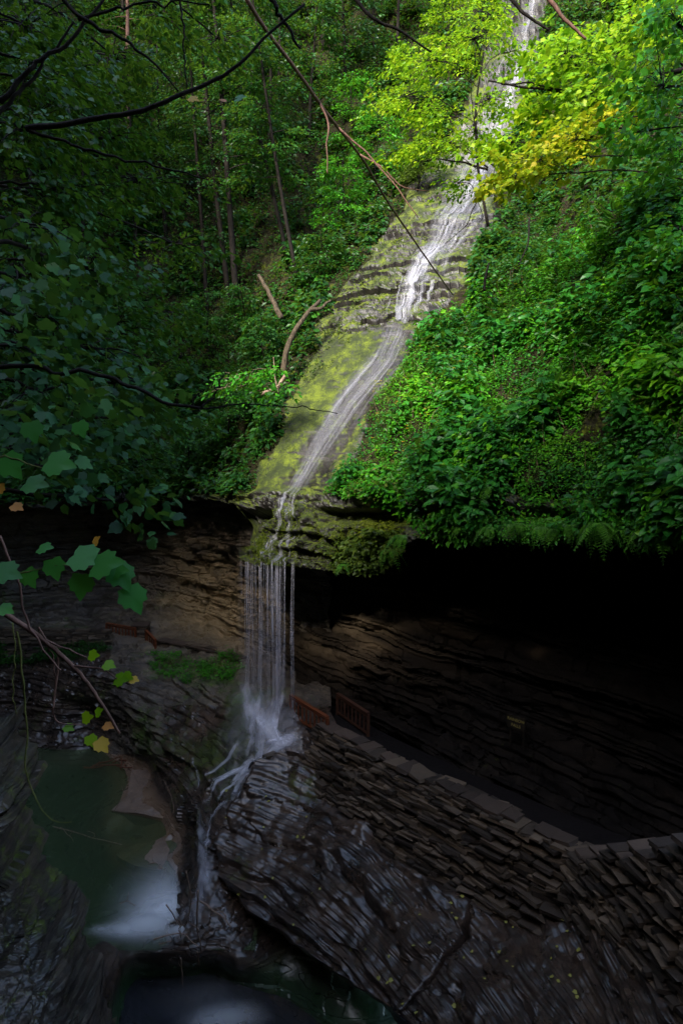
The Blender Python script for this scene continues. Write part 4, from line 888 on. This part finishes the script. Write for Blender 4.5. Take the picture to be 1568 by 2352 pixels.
tag(cover('undergrowth', [(1110, 430), (1200, 250), (1250, 0), (1260, -300), (2000, -300), (2000, 420), (1568, 420), (1330, 520), (1230, 600), (1130, 600), (1090, 540)], 12000, 'forest', .32, .8, SM, 8, notbare), 'dark plants on the rocky slope right of the upper cascade', 'undergrowth')
tag(cover('undergrowth', [(930, 1195), (1300, 1195), (1568, 1200), (1700, 1240), (1250, 1240), (1000, 1235)], 800, 'herb', .18, .75, OV, 9, hang=1.2), 'leafy plants trailing over the brink above the dark overhang', 'undergrowth')
tag(cover('undergrowth', [(1085, 690), (1100, 560), (1250, 530), (1340, 550), (1200, 665)], 1300, 'forest', .24, .7, OV, 9), 'dark ferny plants filling the recess right of the ledges', 'undergrowth')
# yellow flower heads among the herbs
def flowers():
    X, Y = scatter([(850, 1000), (900, 850), (960, 760), (1200, 640), (1300, 700), (1100, 900), (950, 1050), (860, 1120)], 170); P, N = surfA_pts(X, Y); k = len(X)
    mb = MB(); P = P + N * R.uniform(.45, .8, k)[:, None]
    for q in range(5):
        a = q * 2 * math.pi / 5 + R.uniform(0, 1, k); leaves(mb, P, np.stack([np.cos(a), np.sin(a) - .3, .3 + 0 * a], -1), N + np.array([0, 0, .5]), .09, SM)
    tag(mb.build('wildflowers', M['yellow']), 'tiny yellow flowers dotted over the sunlit part of the right bank', 'flowers', kind='stuff')
flowers()
def cover_on(S, disp, poly, n, mat, leaf, hgt, label, nl=8):
    X, Y = scatter(poly, n); P, N = surf_pts(S, disp, X, Y); k = len(X); mb = MB()
    a = R.uniform(0, 2 * math.pi, (k, nl)); hd = np.stack([np.cos(a), np.sin(a) * .6 - .3, R.uniform(-.5, .3, (k, nl))], -1)
    C = P[:, None] + N[:, None] * (R.uniform(.05, 1, (k, nl)) * hgt)[..., None] + hd * (R.uniform(.1, .5, (k, nl)) * hgt)[..., None]
    leaves(mb, C.reshape(-1, 3), hd.reshape(-1, 3), (N[:, None] + R.normal(0, .4, (k, nl, 3)) + np.array([0, 0, .5])).reshape(-1, 3), R.uniform(.6, 1.3, k * nl) * leaf, SM)
    tag(mb.build('undergrowth', M[mat]), label, 'undergrowth', kind='stuff')
cover_on(*B_, [(345, 1505), (420, 1500), (455, 1530), (440, 1565), (380, 1560), (340, 1535)], 260, 'herb', .14, .3, 'low green weeds on the stepped wall below the left path')
cover_on(*B_, [(455, 1525), (500, 1510), (545, 1500), (560, 1530), (520, 1570), (470, 1565)], 260, 'herb', .16, .4, 'leafy weeds at the end of the low wall left of the waterfall')
cover_on(*B_, [(-50, 1455), (240, 1470), (250, 1490), (150, 1520), (-50, 1530)], 900, 'forest', .2, .4, 'dark ivy over the ledge at the far left')
cover_on(*D_, [(720, 1760), (800, 1760), (900, 1830), (880, 1860), (760, 1800)], 60, 'herb', .1, .15, 'sparse green seedlings between the flat stones of the path wall', 5)
# ferns hanging over the brink, one by one
tag(cover('moss_tufts', [(556, 1290), (590, 1210), (640, 1165), (730, 1165), (930, 1190), (930, 1290), (860, 1310), (700, 1305), (640, 1310)], 5200, 'moss', .055, .1, SM, 8), 'yellow-green moss tufts on the lip of the waterfall', 'moss')
tag(cover('moss_tufts', [(600, 1125), (700, 1125), (745, 1010), (830, 880), (880, 800), (800, 780), (740, 850), (660, 980)], 5200, 'moss', .045, .05, SM, 7, patch(.012, .05, 9, 306) if False else (lambda X, Y: (fbm((X - ccl(Y)) * .03, Y * .006, 0 * X, 306, 4) + .012 * (ccl(Y) - 45 - X) > .25))), 'moss cushions in streaks down the left side of the wet slab', 'moss')
tag(cover('moss_tufts', [(700, 790), (790, 690), (860, 600), (960, 490), (1000, 560), (930, 660), (900, 740), (800, 790)], 2600, 'moss', .08, .12, SM, 7, lambda X, Y: R.uniform(0, 1, len(X)) < .7), 'mossy tufts along the stepped ledges left of the cascade', 'moss')
def fern(px, py, n, L, label, group):
    P, N = surfA_pts(float(px), float(py)); c = P + np.array([0, -R.uniform(.5, .9), R.uniform(.1, .4)]); e = empty('fern', label, 'fern', tuple(c), group)
    for k in range(n):
        a = R.uniform(-math.pi * .95, -.05); s = np.linspace(0, 1, 18); l = L * R.uniform(.7, 1.2)
        ax = np.array([math.cos(a), math.sin(a) * .8, 0]); S_ = c + ax * (l * .75 * s[:, None]) + np.array([0, 0, 1.]) * (l * (.35 * s - 1.05 * s ** 2))[:, None]
        mb = MB(); mb.tube(S_, .008, .003, 4)
        T = unit(np.gradient(S_, axis=0)); sd = unit(np.cross(T, np.array([0, 0, 1.]))); nn = np.cross(sd, T)
        for sg in (-1, 1):
            leaves(mb, S_[2:], sd[2:] * sg + T[2:] * .35 - np.array([0, 0, .1]), nn[2:], l * .22 * np.sin(np.pi * (.12 + .86 * s[2:])), NE)
        mb.build('frond', M['fern'], e)
FE = [(1000, 1205), (1040, 1210), (1075, 1212), (1110, 1215), (1150, 1215), (1190, 1220), (1225, 1222), (1265, 1222), (1300, 1225), (1345, 1225), (1385, 1228), (1420, 1225), (1460, 1228), (1500, 1230), (1545, 1230), (940, 1215), (900, 1225), (1010, 1170), (1130, 1170), (1240, 1165), (1330, 1150), (1450, 1140)]
for px, py in FE: fern(px + R.uniform(-18, 18), float(np.interp(px, BOT[:, 0], BOT[:, 1])) - (R.uniform(0, 12) if py > 1195 else R.uniform(40, 80)), R.randint(4, 7), R.uniform(.6, 1.2), 'green fern with drooping fronds along the brink above the dark overhang', 'ferns along the brink')
for px, py, lab in [(800, 1310, 'small fern dangling below the leafy tuft right of the waterfall'), (820, 1130, 'fern beside the bottom of the wet slab, nearest the waterfall on the right')]: fern(px, py, 5, .7, lab, None)
# ------------------------------------------------------------------ snags, logs, twigs
def stick(name, label, cat, pts, r0, r1, mat, group=None, forks=(), wobble=.02, n=24, parts=None):
    P = wob(smooth_path(np.array(pts, float), n), wobble, R.uniform(0, 50)); e = empty(name, label, cat, tuple(P[0]), group)
    mb = MB(); mb.tube(P, r0, r1, 7); mb.build('stem', M[mat], e, True)
    for f in forks:
        f = np.array(f, float); f[0] = P[np.argmin(np.linalg.norm(P - f[0], axis=1))]
        mb = MB(); mb.tube(wob(smooth_path(f, max(6, n // 2)), wobble, R.uniform(0, 50)), r1 * 1.1 + r0 * .15, r1 * .6, 5); mb.build('twig', M[mat], e, True)
    return e
g3 = lambda px, py, up=0, fw=0: ground(px, py) + np.array([0, -fw, up])
def seg(l, Y): return [at(a, b, Y) for a, b in l]
stick('snag', 'broken pale dead trunk leaning left in the wood', 'dead trunk', [at(594, 632, 50), at(615, 668, 49.2), at(647, 732, 48)], .13, .2, 'palebark', wobble=.05)
stick('tree_trunk', 'curved bare pale trunk bending over beside the mossy slab', 'tree trunk', [at(650, 858, 42), at(658, 800, 42), at(680, 755, 42.3), at(712, 712, 43), at(735, 690, 44)], .2, .11, 'palebark', wobble=.04, forks=[[at(712, 712, 43), at(730, 712, 43.3), at(760, 690, 44)]])
stick('log', 'fallen pale log at the foot of the curved trunk', 'log', [at(600, 905, 42), at(640, 890, 41.3), at(655, 862, 41.5)], .13, .1, 'twig', wobble=.04)
stick('hanging_branch', 'long bare reddish branch hanging from the top down to the ledges', 'branch', [at(a, b, y) for a, b, y in [(556, -20, 24), (600, 55, 25), (700, 190, 27), (770, 285, 29), (828, 355, 31), (880, 450, 33), (930, 520, 35), (990, 610, 37), (1040, 678, 39.2)]], .075, .035, 'redbark', forks=[seg([(828, 355), (880, 385), (920, 430), (985, 440)], 31), seg([(735, 240), (755, 280), (750, 335), (752, 400)], 28), seg([(770, 290), (850, 360), (910, 430), (960, 500)], 29.5)], wobble=.03, n=40)
stick('bare_branch', 'dark bare limb slanting down from the top left of the cascade', 'branch', seg([(800, -20), (850, 40), (920, 70), (990, 120)], 17), .05, .02, 'bark')
stick('bare_branch', 'brown bare limb over the top of the cascade', 'branch', seg([(1160, -20), (1200, 30), (1260, 70)], 20), .06, .03, 'bark')
stick('bare_branch', 'paler bare limb right of the top of the cascade', 'branch', seg([(1255, -10), (1290, 40), (1345, 90)], 20), .07, .035, 'redbark')
stick('bare_branch', 'thin bare twigs trailing across the upper cascade', 'branch', seg([(1130, 415), (1090, 470), (1070, 520), (1020, 560)], 24), .025, .01, 'bark', forks=[seg([(1120, 430), (1060, 450), (1000, 470)], 24), seg([(1100, 460), (1110, 500), (1080, 540)], 24)])
stick('root', 'dark root hanging in the recess right of the ledges', 'root', [at(1215, 500, 38.5), at(1212, 560, 38), at(1190, 610, 37.6)], .06, .03, 'bark')
stick('root', 'short stub of root standing on the bank right of the ledges', 'root', [at(1112, 668, 37), at(1113, 640, 37), at(1122, 605, 37.4)], .08, .05, 'bark')
# twigs in and around the pool
TW = [([(122, 1898), (160, 1908), (215, 1925), (280, 1940)], -17.9, .03, 'pale stick lying across the dark pool near the left edge'), ([(262, 1865), (275, 1842), (285, 1820), (280, 1805)], -17.4, .02, 'forked pale twig on the sandbar, left one'), ([(312, 1862), (325, 1845), (340, 1840)], -17.3, .018, 'small pale twig on the right of the sandbar'), ([(395, 1878), (400, 1850), (390, 1820), (375, 1790)], -17.2, .022, 'thin upright twig by the rock beside the sandbar'), ([(340, 1985), (355, 1980), (382, 1998)], -17.8, .02, 'short twig at the edge of the shallow brown patch'), ([(275, 2075), (292, 2068), (312, 2080)], -17.8, .02, 'little pale twig left of the white plunge water'), ([(382, 2078), (400, 2105), (415, 2130), (416, 2155)], -17.3, .025, 'bare twig standing in the white plunge water'), ([(352, 2158), (380, 2148), (420, 2140), (440, 2165), (458, 2175)], -17.4, .03, 'angled stick at the lower edge of the white plunge water'), ([(365, 2168), (395, 2162)], -17.5, .02, 'short stick in front of the white plunge water'), ([(455, 2045), (452, 2100), (455, 2140), (462, 2185)], -16.6, .04, 'red-brown upright stick right of the white plunge water'), ([(460, 2070), (490, 2090), (515, 2110), (530, 2128)], -16.6, .04, 'pale stick sloping down right of the white plunge water'), ([(428, 2000), (437, 2050), (438, 2090), (428, 2120)], -16.9, .022, 'thin curved twig above the white plunge water'), ([(453, 2185), (455, 2200), (458, 2220)], -17.5, .022, 'twig end pointing down below the plunge water'), ([(415, 2200), (418, 2225), (420, 2265)], -18.2, .025, 'dead twig hanging over the lower pool'), ([(140, 1900), (165, 1925), (170, 1935)], -17.9, .018, 'short dark twig beside the long pale stick')]
for pts, z, r, lab in TW:
    P = [at_z(a, b, z) for a, b in pts]; P = [np.array(q) for q in P]
    Y0 = P[0][1]; up = abs(pts[0][0] - pts[-1][0]) < abs(pts[0][1] - pts[-1][1])
    if up: Yb = max(float(Y_at_z(max(b for a, b in pts), z)), 1); P = [at(a, b, Yb + .15 * i) for i, (a, b) in enumerate(pts)]
    mid = len(P) // 2; q = P[mid]; fk = [[q, q + np.array([R.uniform(-.2, .2), -.05, R.uniform(.1, .25)]), q + np.array([R.uniform(-.35, .35), -.05, R.uniform(.3, .45)])]]
    stick('dead_twig', lab, 'twig', P, r, r * .5, 'twig', forks=fk, wobble=.03, n=14)
for k in range(9):
    x, y = R.uniform(205, 300), R.uniform(1742, 1768); c = at_z(x, y, -17.7); d = R.normal(0, .5, 3) * np.array([1, .4, .15])
    stick('driftwood', 'reddish broken stick in the driftwood heap at the back of the pool', 'driftwood', [c - d, c, c + d + np.array([0, 0, R.uniform(0, .25)])], .05, .025, 'wood', 'driftwood heap at the back of the pool', n=8)
# loose slabs by the splash pool
def slab(px, py, z, l, w, h, a, label):
    c = at_z(px, py, z); mb = MB(); ca, sa = math.cos(a), math.sin(a)
    nx, ny = 5, 4; mb.box(c, [ca * l, sa * l, .03], [-sa * w, ca * w, 0], [0, 0, h], .06)
    tag(mb.build('stone_slab', M['stone'], loc=c), label, 'stone')
slab(648, 1756, -13.75, .6, .4, .09, .2, 'dark flat slab below the splash pool, the upper one'); slab(668, 1770, -13.85, .6, .35, .08, -.1, 'dark flat slab below the splash pool, the lower one'); slab(622, 1738, -13.45, .3, .26, .16, .5, 'brown angular stone at the edge of the splash pool')
# fallen leaves on the rock
def fallen():
    for k in range(90):
        px = R.uniform(520, 1350); py = R.uniform(1800, 2340)
        if py < np.interp(px, [520, 900, 1350], [1800, 1900, 2100]) or py > np.interp(px, [500, 560, 760, 920, 1350], [1900, 2100, 2220, 2340, 2345]): continue
        P, N = surf_pts(*D_, np.array([px]), np.array([py])); mb = MB(); a = R.uniform(0, 6.28)
        leaves(mb, P + N * .05, np.array([[math.cos(a), math.sin(a), .2]]), N + R.normal(0, .15, 3), R.uniform(.07, .15), MAP)
        tag(mb.build('fallen_leaf', M['fallen'], loc=P[0]), 'small fallen autumn leaf lying on the wet sloping rock', 'leaf', 'fallen leaves on the wet rock')
fallen()
# ------------------------------------------------------------------ trees nearer the camera
def canopy(name, label, trunk, blobs, mat, leaf, tmpl, bark='bark', tr=(.2, .1), n_leaf=12, spray_L=.8, tilt=.3, jit=.45, droop=.3, group=None, cat='tree', extra=(), dens=1.0):
    """a tree whose boughs are surveyed: blobs are (px, py, rx, ry, Y, dY, sprays)"""
    base = np.array(trunk[0]); e = empty(name, label, cat, tuple(base), group)
    tk = smooth_path(np.array(trunk), 16); mb = MB(); mb.tube(tk, tr[0], tr[1], 8); mb.build('trunk', M[bark], e, True)
    lb = MB(); cr = MB(); lb.tube(tk, tr[0] * .3, tr[1] * .3, 4)
    for px, py, rx, ry, Y, dY, n in blobs:
        n = int(n * dens)
        q = R.normal(0, .5, (n, 3)); q = np.clip(q, -1.2, 1.2)
        nb = max(3, int(n / 7)); yy = np.round(q[:, 1] * nb / 2) / (nb / 2); q[:, 1] = .6 * yy + .4 * q[:, 1]
        C = at(px + rx * q[:, 0], py + ry * q[:, 1], Y + dY * q[:, 2]); cc = at(px, py, Y)
        s = tk[np.argmin(np.linalg.norm(tk - (cc - np.array([0, 0, 1.])), axis=1))]
        lb.tube(wob(smooth_path(np.array([s, (s + cc) / 2 + np.array([0, 0, .4]), cc]), 14), .08, R.uniform(0, 90)), tr[1] * .5, .02, 5)
        for c in C[::2]:
            lb.tube(wob(smooth_path(np.array([cc, (cc + c) / 2 + np.array([0, 0, .1]), c]), 8), .04, R.uniform(0, 90)), .018, .006, 4)
        az = np.arctan2(C[:, 1] - s[1], C[:, 0] - s[0]) + R.normal(0, .7, n)
        sprays(cr, C, az, n_leaf, spray_L * R.uniform(.6, 1.2, n), leaf, tmpl, tilt, droop, jit)
    for pts, r0, r1 in extra:
        xb = MB(); xb.tube(wob(smooth_path(np.array(pts), 30), .04, R.uniform(0, 90)), r0, r1, 6); xb.build('bough', M[bark], e, True)
    lb.build('limbs', M[bark], e, True); cr.build('crown', M[mat], e, True)
    return e
# maples over the cascade
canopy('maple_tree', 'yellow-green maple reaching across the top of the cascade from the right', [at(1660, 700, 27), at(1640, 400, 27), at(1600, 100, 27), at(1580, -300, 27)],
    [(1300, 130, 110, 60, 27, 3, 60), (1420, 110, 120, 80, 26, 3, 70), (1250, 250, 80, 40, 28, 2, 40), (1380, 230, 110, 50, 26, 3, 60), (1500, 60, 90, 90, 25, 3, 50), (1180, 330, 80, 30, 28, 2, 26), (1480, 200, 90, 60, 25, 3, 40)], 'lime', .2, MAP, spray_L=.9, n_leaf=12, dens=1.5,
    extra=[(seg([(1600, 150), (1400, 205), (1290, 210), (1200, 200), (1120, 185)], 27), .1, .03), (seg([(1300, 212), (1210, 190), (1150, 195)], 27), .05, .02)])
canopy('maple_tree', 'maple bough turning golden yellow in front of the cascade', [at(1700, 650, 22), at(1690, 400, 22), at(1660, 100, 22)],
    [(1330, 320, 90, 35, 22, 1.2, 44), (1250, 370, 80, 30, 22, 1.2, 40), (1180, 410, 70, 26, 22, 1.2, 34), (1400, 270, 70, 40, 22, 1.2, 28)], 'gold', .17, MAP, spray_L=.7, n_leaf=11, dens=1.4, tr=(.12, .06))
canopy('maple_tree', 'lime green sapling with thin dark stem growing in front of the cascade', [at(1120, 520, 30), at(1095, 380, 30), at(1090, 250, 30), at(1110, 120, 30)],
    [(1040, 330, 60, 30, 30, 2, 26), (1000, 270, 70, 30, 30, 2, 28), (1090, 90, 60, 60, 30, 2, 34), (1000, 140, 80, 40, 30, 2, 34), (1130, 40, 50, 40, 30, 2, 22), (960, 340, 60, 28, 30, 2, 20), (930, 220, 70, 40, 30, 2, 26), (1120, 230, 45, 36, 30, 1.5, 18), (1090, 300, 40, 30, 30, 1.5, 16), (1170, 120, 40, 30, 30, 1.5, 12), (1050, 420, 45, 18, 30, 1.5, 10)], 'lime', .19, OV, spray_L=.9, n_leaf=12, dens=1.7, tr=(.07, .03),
    extra=[(seg([(1120, 390), (1060, 370), (1000, 365), (930, 375)], 30), .05, .015), (seg([(1120, 385), (1060, 340), (1020, 330)], 30), .04, .012), (seg([(1150, 400), (1110, 360), (1090, 300), (1080, 200)], 30), .04, .015)])
canopy('maple_tree', 'dark green maple boughs crowding the upper right corner', [at(1800, 700, 20), at(1780, 400, 20), at(1750, 0, 20)],
    [(1520, 200, 80, 100, 19, 2, 50), (1560, 60, 60, 100, 18, 2, 50), (1550, 350, 60, 60, 20, 2, 30), (1480, 300, 80, 40, 20, 2, 24), (1560, 530, 60, 40, 19, 1.5, 16)], 'herb', .18, MAP, spray_L=.8, n_leaf=11)
# trees left
canopy('beech_tree', 'leafy tree with arching dark limbs filling the upper left corner', [at(-260, 1300, 13), at(-240, 700, 13), at(-200, 200, 13), at(-100, -300, 13)],
    [(60, 60, 110, 60, 14, 2, 60), (150, 180, 120, 70, 15, 2, 70), (60, 300, 110, 60, 13, 2, 60), (260, 130, 110, 60, 17, 2, 50), (250, 320, 110, 50, 16, 2, 50), (330, 420, 110, 40, 17, 2, 40), (130, 440, 120, 60, 14, 2, 60), (380, 40, 100, 60, 18, 2, 40), (500, 90, 90, 50, 19, 2, 30), (60, 180, 90, 60, 13, 2, 40)], 'forest', .15, OV, spray_L=.7, n_leaf=13, dens=1.4,
    extra=[(seg([(60, 296), (200, 270), (340, 247), (420, 215), (490, 183), (560, 140), (640, 60), (700, 10)], 8), .035, .012), (seg([(70, 300), (160, 335), (300, 365), (400, 395), (480, 414)], 8), .02, .007), (seg([(0, 235), (80, 150), (160, 100), (220, 30), (250, -20)], 9), .035, .015), (seg([(130, -20), (180, 40), (270, 80), (360, 150), (410, 210)], 9), .03, .01), (seg([(610, -20), (660, 60), (690, 110)], 9), .03, .015), (seg([(180, 45), (300, 15), (400, 5), (480, 10)], 9), .02, .008), (seg([(410, -20), (420, 80), (425, 140), (430, 200)], 9), .015, .008), (seg([(-20, 280), (60, 190), (140, 100), (170, 50)], 9), .03, .012)])
canopy('hazel_tree', 'small-leaved tree filling the shade behind the near maple on the left', [at(-300, 1500, 15), at(-260, 900, 15), at(-200, 400, 15)],
    [(100, 560, 130, 60, 15, 2, 60), (240, 640, 120, 60, 16, 2, 60), (90, 700, 130, 60, 14, 2, 60), (260, 760, 120, 50, 16, 2, 56), (120, 860, 130, 50, 14, 2, 50), (300, 870, 110, 45, 17, 2, 44), (370, 960, 100, 45, 18, 2, 40), (180, 990, 120, 45, 15, 2, 40), (400, 560, 90, 40, 20, 2, 30), (400, 720, 80, 40, 20, 2, 30), (420, 820, 70, 36, 20, 2, 24), (60, 1030, 90, 50, 14, 2, 30), (330, 1060, 90, 40, 18, 2, 30)], 'forest', .17, OV, spray_L=.8, n_leaf=12)
canopy('maple_tree', 'near maple with large dusky leaves crowding the left edge', [at(-420, 1700, 8), at(-400, 1200, 8), at(-330, 900, 8), at(-260, 500, 8), at(-200, 0, 8)],
    [(50, 640, 80, 60, 9, 1.5, 22), (120, 730, 110, 60, 10, 1.5, 26), (60, 800, 90, 50, 8, 1.5, 20), (200, 800, 110, 45, 10, 1.5, 20), (90, 900, 90, 45, 8, 1.5, 18), (260, 880, 110, 36, 10, 1.5, 15), (50, 980, 70, 40, 7, 1.2, 12), (190, 980, 90, 36, 9, 1.2, 12), (130, 1080, 80, 40, 8, 1.2, 10), (300, 960, 80, 32, 11, 1.2, 9), (60, 520, 90, 50, 10, 1.5, 18), (280, 1150, 50, 35, 9, .8, 7), (200, 620, 90, 50, 12, 1.5, 16)], 'near', .14, MAP, spray_L=.7, n_leaf=9, tilt=.45, jit=.6, dens=1.4,
    extra=[(seg([(-60, 840), (60, 846), (170, 855), (240, 866), (300, 890), (380, 925), (430, 932), (465, 938)], 7), .028, .017), (seg([(465, 938), (540, 930), (640, 932), (710, 940), (775, 950)], 7), .01, .004), (seg([(462, 938), (485, 910), (516, 866)], 7), .012, .007), (seg([(440, 932), (455, 905), (470, 895)], 7), .01, .006)])
canopy('sapling', 'small pale-leaved sapling beside the mossy slab at the end of the reddish limb', [at(640, 905, 38), at(632, 870, 38), at(628, 820, 38)], [(560, 868, 55, 22, 37, 1, 26), (620, 850, 40, 18, 37, 1, 18), (600, 890, 45, 18, 37, 1, 16), (520, 890, 40, 16, 37, 1, 12), (640, 890, 40, 14, 37, 1, 10)], 'herb', .26, OV, 'twig', (.05, .02), 9, .8)
# near leaves, one by one on their stems
def near_twig(name, label, stem, lv, r, mat='mint', bark='vine', forks=(), extra=()):
    P = np.array(stem); e = empty(name, label, 'branch', tuple(P[0])); mb = MB(); P = wob(smooth_path(P, 30), .008, R.uniform(0, 90)); mb.tube(P, r, r * .45, 6)
    for f in forks:
        f = np.array(f, float); f[0] = P[np.argmin(np.linalg.norm(P - f[0], axis=1))]; mb.tube(wob(smooth_path(np.array(f), 14), .005, R.uniform(0, 90)), r * .45, r * .2, 5)
    mb.build('stem', M[bark], e, True); lm = MB()
    for px, py, Y, size, a, m in lv:
        size *= .84; c = at(px, py, Y); d = np.array([[math.cos(a), -.35, math.sin(a)]]); n = np.array([[R.normal(0, .25), -.75, .65 + R.normal(0, .2)]])
        if m is None: leaves(lm, c[None], d, n, size, MAP)
        else:
            l2 = MB(); leaves(l2, c[None], d, n, size, MAP); o = l2.build('leaf', M[m], e, True); o['label'] = {'yellow': 'yellow leaf', 'orange': 'browning orange leaf', 'lime': 'bright green leaf'}.get(m, 'leaf')
        q = c - unit(d)[0] * 0
    if lm.n: lm.build('foliage', M[mat], e, True)
    return e
Y3 = 3.2
near_twig('maple_branch', 'near maple spray with a few big bright leaves above the left path', seg([(-40, 1330), (40, 1320), (120, 1300), (190, 1300), (250, 1310)], Y3), [(170, 1275, Y3, .2, -.1, None), (215, 1300, Y3 - .05, .2, .25, None), (265, 1300, Y3, .17, -.9, None), (190, 1320, Y3, .15, -1.6, None), (120, 1285, Y3, .13, -1.2, None), (-10, 1310, Y3, .18, -.1, None), (60, 1310, Y3, .12, -1, None), (295, 1350, Y3, .17, -1.0, None), (0, 1395, Y3, .1, -.2, None), (250, 1310, Y3, .13, .1, None), (90, 1260, Y3, .1, .2, None), (215, 1250, Y3 + .1, .07, .9, 'orange')], .006, 'mint', forks=[seg([(190, 1300), (240, 1330), (290, 1350)], Y3), seg([(120, 1300), (150, 1310), (180, 1330)], Y3)])
near_twig('maple_branch', 'near leaf cluster with ragged brown-edged leaves low on the left edge', seg([(-60, 1040), (20, 1050), (80, 1070), (130, 1080)], 4.2), [(110, 1060, 4.2, .24, -.1, None), (10, 1050, 4.2, .22, -.8, None), (60, 1110, 4.2, .2, .0, None), (0, 1110, 4.2, .12, -1.8, 'orange'), (30, 1160, 4.2, .1, -.3, 'orange'), (70, 970, 4.4, .18, -1.2, None), (180, 970, 4.4, .14, -1.1, None)], .008)
near_twig('maple_branch', 'long drooping twig with green and yellow-tipped leaves in front of the left rocks', seg([(0, 1400), (80, 1455), (170, 1530), (220, 1590), (275, 1685)], 5), [(205, 1505, 5, .11, .1, None), (240, 1525, 5, .12, -.1, None), (265, 1560, 5, .14, .1, None), (285, 1550, 5, .1, -.3, None), (300, 1560, 5, .09, .0, 'yellow'), (190, 1650, 5, .12, .3, None), (150, 1668, 5, .1, -.2, None), (205, 1690, 5, .12, -1.0, None), (225, 1700, 5, .15, -.7, 'yellow'), (240, 1665, 5, .1, -.1, 'orange'), (220, 1640, 5, .1, .7, None)], .022, 'lime', 'redbark', forks=[seg([(170, 1530), (240, 1535), (270, 1560)], 5), seg([(80, 1470), (130, 1480), (200, 1510)], 5), seg([(60, 1590), (120, 1660), (190, 1665)], 5)])
near_twig('maple_branch', 'single yellow leaf caught on the dark limb in the upper left', seg([(400, 222), (425, 224), (440, 228)], 8), [(435, 225, 7.9, .16, -.3, 'yellow')], .006, bark='bark')
near_twig('maple_branch', 'curled leaves with red-brown tips hanging in the upper middle', seg([(470, 270), (510, 240), (545, 225)], 6), [(540, 228, 6, .13, .2, None), (520, 232, 6, .08, 3.0, 'orange')], .005, bark='bark')
for pts, Y, r, lab in [([(40, 1450), (55, 1560), (62, 1660), (60, 1780), (90, 1850), (120, 1890), (165, 1888)], 5, .008, 'thin green vine looping down the left side to the pool'), ([(90, 1440), (120, 1500), (128, 1590), (120, 1650)], 5, .007, 'thin reddish vine hanging beside the drooping twig'), ([(30, 1430), (35, 1500), (30, 1600), (38, 1640)], 5.2, .006, 'thin straight vine nearest the left edge'), ([(0, 1230), (40, 1330), (60, 1420), (90, 1480), (140, 1540)], 4.6, .01, 'dark hanging stem crossing behind the big bright leaves')]:
    stick('vine', lab, 'vine', seg(pts, Y), r, r * .6, 'vine' if 'green' in lab or 'straight' in lab else 'redbark', wobble=.012, n=34)
# slot for unseen trees to shade the gorge; none are added
for x, y, z, h, sp in SHADE if 'SHADE' in globals() else []:
    pass
# ------------------------------------------------------------------ light
SUN_EL, SUN_AZ = RAD(38), RAD(212)            # azimuth clockwise from +Y
sd = Vector((math.sin(SUN_AZ) * math.cos(SUN_EL), math.cos(SUN_AZ) * math.cos(SUN_EL), math.sin(SUN_EL)))
sl = bpy.data.lights.new('sun', 'SUN'); sl.energy = 2.5; sl.angle = RAD(10); sl.color = (1, .95, .85)
so = bpy.data.objects.new('sun', sl); COL.objects.link(so); so.rotation_euler = sd.to_track_quat('Z', 'Y').to_euler()
w = bpy.data.worlds.new('World'); scene.world = w; w.use_nodes = True
nt = w.node_tree; bg = nt.nodes['Background']; sky = nt.nodes.new('ShaderNodeTexSky'); sky.sky_type = 'NISHITA'; sky.sun_disc = False
sky.air_density = 1; sky.dust_density = 2; sky.ozone_density = .8
sky.sun_elevation = SUN_EL; sky.sun_rotation = SUN_AZ
nt.links.new(sky.outputs[0], bg.inputs[0]); bg.inputs[1].default_value = .15
scene.view_settings.view_transform = 'Standard'; scene.view_settings.look = 'None'; scene.view_settings.exposure = 1.95; scene.view_settings.gamma = 1
scene.cycles.max_bounces = 6; scene.cycles.transparent_max_bounces = 24; scene.cycles.diffuse_bounces = 3; scene.cycles.glossy_bounces = 2
scene.cycles.caustics_reflective = False; scene.cycles.caustics_refractive = False
